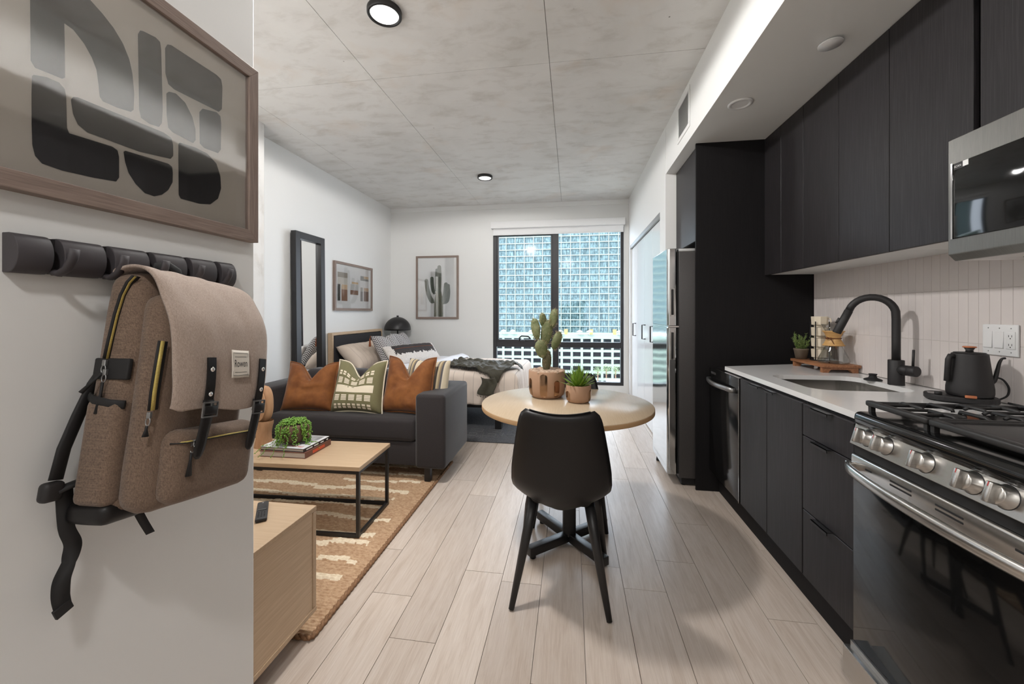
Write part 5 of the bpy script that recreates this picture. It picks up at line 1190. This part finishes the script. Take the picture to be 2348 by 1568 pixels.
cushion('herringbone_cushion', 'black and white herringbone cushion farther back on the bed', 'cushion', .46, .42, .14, (-2.16, 5.12, .628), R_(-30), R_(92), 'herring', ear=.06, dip=.02, wr=.004)
c3, o3, pt3 = cushion('lumbar_cushion', 'long cowhide lumbar cushion in black and white on the bed', 'cushion', .86, .28, .14, (-1.90, 4.74, .640), R_(-40), R_(68), 'hide_white', ear=.03, wr=.004, mats=[M['hide_white'], M['hide_dark']], nu=64,
    mif=lambda u, v: 1 if (.10 + .03 * noise.noise((v * 14, 3, 0)) < u < .93 + .03 * noise.noise((v * 9, 1, 0)) and .42 + .16 * noise.noise((u * 26, 0, 0)) < v < .93 + .05 * noise.noise((u * 22, 9, 0))) else 0)
obj('stitch_line', MB().tube([tuple(Vector(pt3(.12 + .8 * i / 30, .70, -1)) + Vector((0, -.002, 0))) for i in range(31)], .0025, 5), M['rust_line'], o3, local=True)
NS = thing('nightstand', 'small black nightstand in the corner behind the bed pillows', 'nightstand', (-2.58, 5.66, 0))
obj('body', MB().rbox(-2.78, -2.28, 5.545, 5.82, .12, .56, .004, 2), M['black_metal'], NS); obj('drawer', MB().rbox(-2.28, -2.265, 5.56, 5.805, .34, .54, .002, 1), M['black_lam'], NS)
for a, c in ((-2.75, 5.58), (-2.31, 5.58), (-2.75, 5.79), (-2.31, 5.79)): obj('leg', MB().tube([(a, c, .0), (a, c, .12)], .014, 8), M['black_metal'], NS)
LP = thing('table_lamp', 'black dome table lamp on the nightstand in the corner', 'lamp', (-2.590, 5.63, .5605)); lc = Vector((-2.590, 5.63, 0))
obj('base', MB().rbox(lc.x - .07, lc.x + .07, lc.y - .07, lc.y + .07, .561, .945, .004, 2), M['black_metal'], LP); obj('stem', MB().tube([lc + Vector((0, 0, .94)), lc + Vector((0, 0, 1.20))], .008, 10), M['black_metal'], LP)
sh = [(.195 * math.cos(a), 1.005 + .195 * math.sin(a)) for a in [PI / 2 * k / 14 for k in range(14)]] + [(.012, 1.2)]
obj('shade', MB().lathe([(.190, 1.003)] + sh + [(.0005, 1.2)], 48, lc), M['black_metal'], LP, solid=.002); obj('finial', MB().lathe([(.014, 1.198), (.016, 1.2), (.016, 1.222), (.0005, 1.222)], 16, lc), M['black_metal'], LP)
NP = thing('nightstand_plant', 'little green air plant on the nightstand behind the bed cushions', 'plant', (-2.33, 5.70, .5605))
obj('pot', MB().lathe([(.03, 0), (.04, .06), (.036, .06), (.0005, .055)], 16, (-2.33, 5.70, .5605)), M['claypot'], NP)
nl = MB(); rr = random.Random(4)
for k in range(34):
    az = rr.uniform(0, 6.28); el = rr.uniform(.3, 1.5); d = Vector((math.cos(az) * math.cos(el), math.sin(az) * math.cos(el), math.sin(el))); b0_ = Vector((-2.33, 5.70, .61)); nl.tube([b0_, b0_ + d * .10, b0_ + d * .17 + Vector((0, 0, -.02 * math.cos(el)))], [.004, .0035, .0006], 4)
o = obj('foliage', nl, M['leaf'], NP); o['kind'] = 'stuff'

# ------------------------------------------------------------ on the worktop
CTZ = .9203
bd = thing('serving_board', 'acacia wood riser board on the worktop corner', 'board', (1.535, 2.69, CTZ))
obj('top', MB().rbox(1.435, 1.636, 2.52, 2.862, CTZ + .030, CTZ + .047, .003, 2), M['acacia'], bd)
for y0 in (2.532, 2.82):
    ft = [(1.442, 0), (1.472, 0), (1.486, .018), (1.584, .018), (1.598, 0), (1.628, 0), (1.628, .031), (1.442, .031)]
    obj('foot', MB().prism(ft, y0, y0 + .024, lambda a, b_, h: (a, h, CTZ + b_)), M['acacia'], bd, weld=True)
BZ = CTZ + .0474
hp0 = onZ(1856, 822, BZ); hp0 = Vector((1.478, 2.818, BZ))
HB = thing('potted_herb', 'small rosemary plant in a grey clay pot on the board', 'plant', tuple(hp0))
obj('pot', MB().lathe([(.030, 0), (.040, .058), (.042, .06), (.042, .068), (.037, .068), (.036, .058), (.0005, .056)], 28, hp0), M['claypot'], HB)
hb = MB(); hs = MB(); rr = random.Random(21)
for k in range(17):
    az = rr.uniform(0, 6.28); ln = rr.uniform(.06, .115); lean_ = Vector((math.cos(az), math.sin(az), 0)) * rr.uniform(.1, .55) + Vector((-.12, 0, 0)); ax = (Vector((0, 0, 1)) + lean_).normalized(); b0_ = hp0 + Vector((math.cos(az) * .018, math.sin(az) * .018, .056))
    hs.tube([b0_, b0_ + ax * ln], .0012, 4)
    for j in range(26):
        q = b0_ + ax * (ln * (.15 + .88 * j / 25)); a2 = rr.uniform(0, 6.28); e1 = ax.orthogonal().normalized(); e2 = ax.cross(e1); dd_ = (e1 * math.cos(a2) + e2 * math.sin(a2) + ax * .7).normalized(); hb.tube([q, q + dd_ * .007, q + dd_ * .014], [.0012, .0016, .0004], 4, caps=False)
o = obj('foliage', hb, M['herb'], HB); o['kind'] = 'stuff'; obj('stems', hs, M['herb'], HB)
cu0 = onZ(1886, 824, BZ); cu0 = Vector((1.548, 2.748, BZ))
CR = thing('cup_rack', 'black wire rack holding the cup stack on the board', 'rack', tuple(cu0))
obj('base', MB().lathe([(.052, 0), (.052, .004), (.0005, .004)], 28, cu0), M['black_metal'], CR)
for a in (-2.5, -.9, .6, 2.2): obj('rod', MB().tube([cu0 + Vector((.051 * math.cos(a), .051 * math.sin(a), .003)), cu0 + Vector((.051 * math.cos(a), .051 * math.sin(a), .245))], .0032, 8), M['black_metal'], CR)
nm = ('lowest cream cup of the stack in the black rack', 'second cream cup from the bottom of the stack', 'third cream cup from the bottom of the stack', 'topmost cream cup of the stack in the black rack')
for k in range(4):
    z = .0045 + k * .068; cp = thing('cup', nm[k], 'cup', tuple(cu0 + Vector((0, 0, z))), 0, 'stacked cream cups'); c_ = cu0 + Vector((0, 0, z))
    oc = [(.043 * math.cos(q), .043 * math.sin(q)) for q in [2 * PI * (i + .5) / 8 for i in range(8)]]
    lo_ = [(a * .84, b_ * .84) for a, b_ in oc]; m = MB()
    rings = [(.66, 0), (.70, .012), (.98, .016), (1.04, .0675), (.99, .0675), (.92, .02), (.3, .018)]
    v = [(c_.x + a * s_, c_.y + b_ * s_, c_.z + zz) for s_, zz in rings for a, b_ in oc]; f = [(i * 8 + j, i * 8 + (j + 1) % 8, (i + 1) * 8 + (j + 1) % 8, (i + 1) * 8 + j) for i in range(len(rings) - 1) for j in range(8)] + [tuple(reversed(range(8))), tuple(range(48, 56))]
    obj('bowl', m.add(v, f, False), M['cream_cup'], cp, bevel=.003)
    hd_ = Vector((.75, -.66, 0)).normalized(); obj('handle', MB().tube([c_ + hd_ * .036 + Vector((0, 0, .056)), c_ + hd_ * .054 + Vector((0, 0, .055)), c_ + hd_ * .057 + Vector((0, 0, .036)), c_ + hd_ * .035 + Vector((0, 0, .022))], .0045, 8), M['cream_cup'], cp)
cc0 = onZ(1922, 831, BZ); cc0 = Vector((1.545, 2.610, BZ))
CM = thing('pour_over_carafe', 'hourglass glass coffee carafe with wooden collar and leather tie', 'carafe', tuple(cc0))
obj('glass', MB().lathe([(.055, .001), (.074, .004), (.079, .012), (.074, .03), (.03, .125), (.024, .145), (.026, .16), (.060, .232), (.0585, .232), (.0245, .16), (.0225, .145), (.0285, .125), (.072, .03), (.077, .012), (.073, .006), (.0005, .004)], 40, cc0), M['vessel'], CM)
obj('collar', MB().lathe([(.0265, .150), (.047, .183), (.054, .188), (.0545, .192), (.049, .19), (.034, .152), (.033, .146), (.049, .112), (.0545, .108), (.054, .104), (.047, .106), (.0265, .140)], 40, cc0), M['pale_wood'], CM)
obj('tie', MB().tube([cc0 + Vector((.0365 * math.cos(q), .0365 * math.sin(q), .148)) for q in [2 * PI * i / 24 for i in range(24)]], .0028, 6, closed=True), M['cord'], CM)
kd = Vector((-.75, -.66, 0)).normalized(); kk = cc0 + kd * .043 + Vector((0, 0, .148)); sd_ = Vector((.66, -.75, 0))
obj('tie_ends', MB().tube([kk, kk - sd_ * .02 + Vector((0, 0, .008)), kk - sd_ * .03, kk - sd_ * .012 - Vector((0, 0, .006)), kk], .0022, 6).tube([kk, kk + sd_ * .015 - Vector((0, 0, .03)), kk + sd_ * .03 + Vector((0, 0, -.062))], .0022, 6).sphere(kk, .006, 8, 6), M['cord'], CM)

# electric kettle on its base
kc = Vector((1.525, 1.775, CTZ))
KB = thing('kettle_base', 'black oblong electric kettle base with small screen on the worktop', 'kettle base', tuple(kc))
ang = math.radians(-32); Mk = Matrix.Translation((1.518, 1.792, CTZ)) @ Matrix.Rotation(ang, 4, 'Z')
prof_ = rrect(-.108, .092, -.068, .068, .06, 8)
obj('body', MB().prism(prof_, .004, .026, lambda a, b_, h: tuple(Mk @ Vector((a, b_, h)))), M['black_matte'], KB, weld=True, bevel=.005, bseg=3)
obj('feet', MB().prism(rrect(-.098, .082, -.058, .058, .05, 6), 0, .006, lambda a, b_, h: tuple(Mk @ Vector((a, b_, h)))), M['rubber'], KB)
obj('screen', MB().box(-.098, -.068, -.028, .018, .0258, .0264, M=Mk), M['screen'], KB)
obj('dial', MB().lathe([(.011, .0258), (.011, .036), (.009, .038), (.0005, .038)], 20, M=Mk @ Matrix.Translation((-.072, -.044, 0))), M['black_matte'], KB)
def smooth(P_, n=8, it=10):
    fine = []
    for i in range(len(P_) - 1):
        for j in range(n): fine.append(P_[i].lerp(P_[i + 1], j / n))
    fine.append(P_[-1])
    for _ in range(it): fine = [fine[0]] + [(fine[i - 1] + fine[i] * 2 + fine[i + 1]) / 4 for i in range(1, len(fine) - 1)] + [fine[-1]]
    return fine
cb = [Vector((1.595, 1.715, .935)), Vector((1.625, 1.69, .928)), Vector((1.635, 1.66, .9275)), Vector((1.63, 1.62, .9275)), Vector((1.618, 1.60, .9275))]
obj('cable', MB().tube(smooth([Vector((1.575, 1.73, .94)), Vector((1.615, 1.735, .955)), Vector((1.634, 1.75, .985)), Vector((1.630, 1.768, 1.015)), Vector((1.615, 1.78, 1.02))]), .0032, 8), M['rubber'], KB)
obj('power_cord', MB().tube(cb, .0035, 8), M['rubber'], KB)
q = cb[-1]; obj('plug', MB().tube([q, q + Vector((-.008, -.012, .002)), q + Vector((-.016, -.03, .004)), q + Vector((-.02, -.04, .004))], [.005, .008, .010, .008], 10).box(q.x - .024, q.x - .022, q.y - .056, q.y - .038, q.z, q.z + .006).box(q.x - .016, q.x - .014, q.y - .058, q.y - .040, q.z, q.z + .006), M['rubber'], KB)
KT = thing('electric_kettle', 'black gooseneck electric kettle with wooden lid knob', 'kettle', (kc.x, kc.y, CTZ + .0265)); k0 = Vector((kc.x, kc.y, CTZ + .0265))
obj('body', MB().lathe([(.056, 0), (.062, .004), (.0640, .016), (.0636, .034), (.062, .045), (.0500, .158), (.049, .163), (.046, .165), (.0005, .1655)], 56, k0), M['black_matte'], KT)
lid = obj('lid', MB().lathe([(.0435, .1652), (.043, .168), (.02, .170), (.0005, .170)], 40, k0), M['black_matte'], KT)
kn = obj('knob_stem', MB().lathe([(.012, .169), (.010, .176), (.015, .186), (.0005, .186)], 24, k0), M['black_matte'], KT); obj('knob_cap', MB().lathe([(.017, .186), (.0195, .188), (.0195, .190), (.017, .192), (.0005, .192)], 28, k0), M['copper_wood'], KT)
vr = Vector((math.cos(YAW), math.sin(YAW), 0)); sdir = (vr * .96 + Vector((.1, -.30, 0))).normalized(); hdir = (-vr * .97 + Vector((0, .2, 0))).normalized()
spt = [k0 + sdir * .045 + Vector((0, 0, .052)), k0 + sdir * .062 + Vector((0, 0, .050)), k0 + sdir * .074 + Vector((0, 0, .062)), k0 + sdir * .081 + Vector((0, 0, .095)), k0 + sdir * .087 + Vector((0, 0, .13)), k0 + sdir * .095 + Vector((0, 0, .148)), k0 + sdir * .105 + Vector((0, 0, .149))]
obj('spout', MB().tube(smooth(spt, 6, 6), [.0095 - .0055 * min(1, i / 30) for i in range(37)], 12), M['black_matte'], KT)
obj('handle', MB().tube([k0 + hdir * .043 + Vector((0, 0, .152)), k0 + hdir * .063 + Vector((0, 0, .154)), k0 + hdir * .068 + Vector((0, 0, .14)), k0 + hdir * .073 + Vector((0, 0, .055))], [.009, .009, .0095, .009], 12, ry=.009), M['black_matte'], KT)
obj('base_tab', MB().rbox(-.015, .015, -.005, .005, 0, .010, .002, 2, M=Matrix.Translation(k0 + Vector((-.040, -.052, .0))) @ Matrix.Rotation(math.radians(-25), 4, 'Z')), M['copper_wood'], KT)
# ------------------------------------------------------------ backpack hanging on the rack
BKo = Vector((NX + .034, .812, 1.345))
BK = thing('backpack', 'brown heathered canvas backpack with black leather straps hanging on the rack', 'backpack', tuple(BKo))
Mb = Matrix.Translation(BKo) @ Matrix.Rotation(math.radians(-8), 4, 'X')
def bp(name, mb, mt, parent=None, **k):
    q = MB(); q.v = [tuple(Mb @ Vector(p)) for p in mb.v]; q.f, q.sm, q.mi = mb.f, mb.sm, mb.mi
    return obj(name, q, M[mt], parent or BK, **k)
def wob(p, a=.005, f=9, s=0): n = noise.noise((p[0] * f + s, p[1] * f, p[2] * f)); return n * a
HWd = .119
def shell(p):
    x, y, z = p; t = min(1, max(0, -z / .49)); k = .80 + .20 * min(1, t / .35); return (x * k + wob(p, .004), y * (1.0 + .03 * math.sin(PI * t)) + wob(p, .006, 7, 3), z + wob(p, .004, 8, 6))
def rb(x0, x1, y0, y1, z0, z1, r, fn=shell, seg=4, cuts=0):
    # densely cut rounded box so it can sag
    bm = bmesh.new(); bmesh.ops.create_cube(bm, size=1)
    for q in bm.verts: q.co = Vector(((x0 + x1) / 2 + q.co.x * (x1 - x0), (y0 + y1) / 2 + q.co.y * (y1 - y0), (z0 + z1) / 2 + q.co.z * (z1 - z0)))
    bmesh.ops.bevel(bm, geom=list(bm.edges), offset=r, segments=seg, profile=.5, affect='EDGES')
    bmesh.ops.subdivide_edges(bm, edges=[e for e in bm.edges if e.calc_length() > .05], cuts=7, use_grid_fill=True)
    bm.verts.index_update(); m = MB(); m.add([fn(tuple(q.co)) for q in bm.verts], [tuple(q.index for q in g.verts) for g in bm.faces], True); bm.free(); return m
body = bp('main_compartment', rb(0, .105, -HWd, HWd, -.497, -.002, .034), 'pack')
mid_ = bp('front_compartment', rb(.085, .160, -HWd + .006, HWd - .008, -.490, -.05, .034), 'pack')
pk = bp('front_pocket', rb(.140, .196, -HWd + .030, HWd - .004, -.474, -.326, .026), 'pack')
sp1 = bp('side_pocket', rb(.020, .098, -HWd - .012, -HWd + .03, -.470, -.262, .016), 'pack')
bp('pocket_band', MB().tube([(.018, -HWd - .006, -.262), (.04, -HWd - .014, -.268), (.08, -HWd - .014, -.274), (.102, -HWd - .004, -.276)], .003, 8, ry=.009), 'rubber', sp1)
bp('side_strap', MB().rbox(.018, .100, -HWd - .008, -HWd + .002, -.228, -.186, .003, 2), 'rubber', body)
bp('base_guard', rb(.004, .098, -HWd - .010, -HWd + .07, -.503, -.463, .014, fn=lambda p: (p[0], p[1] + wob(p, .004), p[2] + wob(p, .003))), 'leather', body)
# flap: a folded sheet over the top and down the front
path = [(.012, -.006), (.03, .006), (.065, .010), (.098, .002), (.128, -.018), (.158, -.056), (.184, -.105), (.200, -.165), (.207, -.225), (.207, -.268), (.204, -.292)]
def spl(t):
    t = t * (len(path) - 1); i = min(int(t), len(path) - 2); f = t - i; P = [path[max(i - 1, 0)], path[i], path[i + 1], path[min(i + 2, len(path) - 1)]]
    return tuple(.5 * ((2 * P[1][k]) + (-P[0][k] + P[2][k]) * f + (2 * P[0][k] - 5 * P[1][k] + 4 * P[2][k] - P[3][k]) * f * f + (-P[0][k] + 3 * P[1][k] - 3 * P[2][k] + P[3][k]) * f ** 3) for k in (0, 1))
def flapf(u, v):
    x, z = spl(v); a = u * 2 - 1; y = a * (HWd - .004 + .012 * math.sin(PI * min(1, v * 1.1))) + .004
    cr = .016 * abs(a) ** 5 * v; dr = 0
    if v > .9: dr = .006 * math.sin(u * 7)
    corner = .012 * max(0, abs(a) - .86) / .14 * max(0, v - .9) / .1
    n = noise.noise((u * 3, v * 4, 2)) * .004 + noise.noise((u * 8, v * 9, 5)) * .0018
    return (x - cr + n, y * (1 - corner), z + dr + corner * .9 + n)
fl_ = bp('flap', MB().grid(flapf, 36, 48), 'pack_flap', solid=.006, off=1)
bp('top_roll', MB().tube([flapf(i / 20, .02) for i in range(21)], .008, 8), 'pack_flap', fl_)
bp('carry_loop', MB().tube([(.012, -.03, 0), (.006, -.024, .03), (.004, 0, .04), (.006, .024, .03), (.012, .03, 0)], .011, 8, ry=.003), 'rubber', body)
# zips
def zipper(pts, parent, w=.0055):
    z = bp('zip_tape', MB().tube(pts, w * 1.7, 6, ry=.0016), 'rubber', parent); 
    off = [tuple(Vector(p) + Vector(d)) for p, d in zip(pts, [zoff] * len(pts))]
    bp('zip_teeth', MB().tube(off, w * .72, 6, ry=.0022), 'brass', z)
M['brass'] = mat('brass_zip', S(206, 186, 108), .45, .25, col2=S(180, 158, 84), scale=260, stretch=(1, 1, 4))
def sidept(x, z, o=.0035):
    p = shell((x, -HWd, z)); return (p[0], p[1] - o, p[2])
zoff = (0, -.0015, 0)
zipper([sidept(a, b) for a, b in ((.094, -.018), (.078, -.032), (.064, -.06), (.056, -.10), (.050, -.15), (.047, -.185))], body)
def pull(p, d, ln, parent):
    p = Vector(p); d = Vector(d).normalized(); o = bp('zip_pull', MB().rbox(p.x - .004, p.x + .004, p.y - .006, p.y, p.z - .012, p.z, .001, 1), 'grey_metal', parent)
    bp('pull_ring', MB().tube([p + Vector((.005 * math.sin(2 * PI * i / 12), -.004, -.018 - .008 * math.cos(2 * PI * i / 12))) for i in range(12)], .0011, 5, closed=True), 'grey_metal', o)
    s = p + Vector((0, -.005, -.026)); bp('pull_cord', MB().tube([s, s + d * ln * .35, s + d * ln], [.0025, .0025, .0065], 8, ry=[.0025, .0025, .004]), 'rubber', o)
pull(sidept(.047, -.187), (-.35, -.35, -.75), .045, body); pull(sidept(.052, -.205), (0, 0, -1), .06, body)
p2 = [(.158, -HWd + .004, -.150), (.160, -HWd + .001, -.20), (.159, -HWd + .001, -.25), (.158, -HWd + .003, -.285)]
zoff = (.0016, -.0012, 0); zipper(p2, mid_, .006); pull((.158, -HWd + .001, -.288), (0, 0, -1), .02, mid_)
p3 = [(.176, -HWd + .032, -.352), (.194, -HWd + .046, -.352), (.2005, -.04, -.351), (.2015, .03, -.351), (.2005, .085, -.352), (.19, HWd - .012, -.353)]
zoff = (.002, 0, .001); zipper(p3, pk, .0055); pull((.200, -HWd + .062, -.348), (0, 0, -1), .045, pk)
# leather straps with buckles
def fpt(a, v, o): p = Vector(flapf((a / (HWd + .004) + 1) / 2, v)); return p + Vector((o, 0, 0))
for a in (-.056, .088):
    w_ = .0135
    vtop = .725; L_ = [fpt(a, vtop + (1 - vtop) * i / 8, .0068) for i in range(9)]
    st = bp('strap', MB().tube(L_ + [L_[-1] + Vector((.0, -.001, -.01))], w_, 4, ry=.0026, smooth=False, up=(1, 0, 0)), 'leather')
    e = L_[-1]
    tl = [e + Vector((.001, 0, .018)), e + Vector((.004, -.001, -.01)), e + Vector((.003, -.004, -.04)), e + Vector((-.001, -.006, -.082)), e + Vector((-.002, -.007, -.094)), e + Vector((-.002, -.007, -.100))]
    bp('strap_tail', MB().tube(tl, [w_, w_, w_ * .98, w_ * .95, w_ * .75, w_ * .3], 8, ry=.0028, up=(1, 0, 0)), 'leather', st)
    for vv in (.765, .865): p = fpt(a, vv, .0085); bp('rivet', MB().lathe([(.0055, 0), (.005, .002), (.002, .0034), (.0005, .0036)], 14, M=Matrix.Translation(p) @ Matrix.Rotation(PI / 2, 4, 'Y')), 'chrome', st)
    b0_ = e + Vector((.0075, 0, 0)); q = w_ + .003
    bp('buckle', MB().bar(b0_ + Vector((0, -q, .013)), b0_ + Vector((0, q, .013)), .003, .003).bar(b0_ + Vector((0, -q, -.016)), b0_ + Vector((0, q, -.016)), .005, .003).bar(b0_ + Vector((0, -q, .013)), b0_ + Vector((0, -q, -.016)), .003, .003, up=(1, 0, 0)).bar(b0_ + Vector((0, q, .013)), b0_ + Vector((0, q, -.016)), .003, .003, up=(1, 0, 0)).bar(b0_ + Vector((.001, 0, .013)), b0_ + Vector((.002, 0, -.004)), .002, .002, up=(1, 0, 0)), 'grey_metal', st)
    bp('strap_keeper', MB().rbox(b0_.x - .004, b0_.x + .003, b0_.y - w_ - .002, b0_.y + w_ + .002, b0_.z - .012, b0_.z + .006, .002, 2), 'leather', st)
# woven label
lc0 = (.020, .745)
def lab(a, b_, h): 
    p = fpt(lc0[0] + a, lc0[1] - b_ * 3.0, .0070 + h); return p
pt_ = bp('label_patch', MB().grid(lambda u, v: lab((u * 2 - 1) * .024, (v * 2 - 1) * .0175, 0), 8, 8), 'paper', fl_, solid=.0012, off=1)
for (a0, a1, b0_, b1_) in ((-.0205, .0205, .0139, .0144), (-.0205, .0205, -.0144, -.0139), (-.0205, -.02, -.0139, .0139), (.02, .0205, -.0139, .0139), (-.016, .016, .0092, .0097), (-.016, .016, -.0102, -.0097)):
    bp('label_line', MB().grid(lambda u, v: lab(a0 + (a1 - a0) * u, b0_ + (b1_ - b0_) * v, .0016), 6, 1), 'ink', pt_)
bp('lettering', text_mb('Rowen', .0125, lambda a, b_, h: tuple(lab(a, b_ + .001, .0017))), 'ink', pt_)
# shoulder strap, adjuster and webbing tails against the wall
bp('shoulder_strap', MB().tube([(.012, -.09, -.18), (.004, -.112, -.24), (.003, -.128, -.30), (.003, -.142, -.36), (.008, -.150, -.415)], .015, 10, ry=.006, up=(1, .4, 0)), 'rubber')
ad = bp('strap_adjuster', MB().rbox(.000, .022, -.172, -.140, -.452, -.416, .008, 3), 'black_matte')
bp('strap_pad_end', MB().tube([(.012, -.15, -.436), (.014, -.132, -.43), (.02, -.112, -.424)], .012, 8, ry=.006), 'rubber')
def web(pts, tw, w_, name):
    P_ = [Vector(p) for p in pts]; fine = []
    for i in range(len(P_) - 1):
        for j in range(8): fine.append(P_[i].lerp(P_[i + 1], j / 8))
    fine.append(P_[-1])
    for _ in range(8): fine = [fine[0]] + [(fine[i - 1] + fine[i] * 2 + fine[i + 1]) / 4 for i in range(1, len(fine) - 1)] + [fine[-1]]
    m = MB(); v = []
    for i, p in enumerate(fine):
        t = i / (len(fine) - 1) * (len(tw) - 1); k = min(int(t), len(tw) - 2); a = tw[k] + (tw[k + 1] - tw[k]) * (t - k); d = Vector((math.sin(a), math.cos(a), 0)) * w_; v += [p - d, p + d]
    m.add(v, [(2 * i, 2 * i + 1, 2 * i + 3, 2 * i + 2) for i in range(len(fine) - 1)], True); q = obj(name, m, M['rubber'], BK, solid=.0016); return q
X_ = NX + .045
pxs = [(146, 1110), (150, 1170), (152, 1215), (170, 1245), (158, 1290), (140, 1330), (138, 1370), (146, 1400)]
web([onX(a, b_, X_) for a, b_ in pxs], [0.1, .2, .0, .3, 1.35, .9, .3, .1], .0125, 'webbing_tail')
ez = onX(146, 1400, X_); obj('webbing_end', MB().rbox(ez.x - .003, ez.x + .003, ez.y - .0135, ez.y + .0135, ez.z - .006, ez.z + .014, .001, 1, M=Matrix.Translation(ez) @ Matrix.Rotation(math.radians(18), 4, 'X') @ Matrix.Translation(-ez)), M['rubber'], BK)
web([onX(a, b_, X_ + .03) for a, b_ in ((318, 1176), (330, 1198), (345, 1222))], [.4, .3, .2], .008, 'webbing_tail')
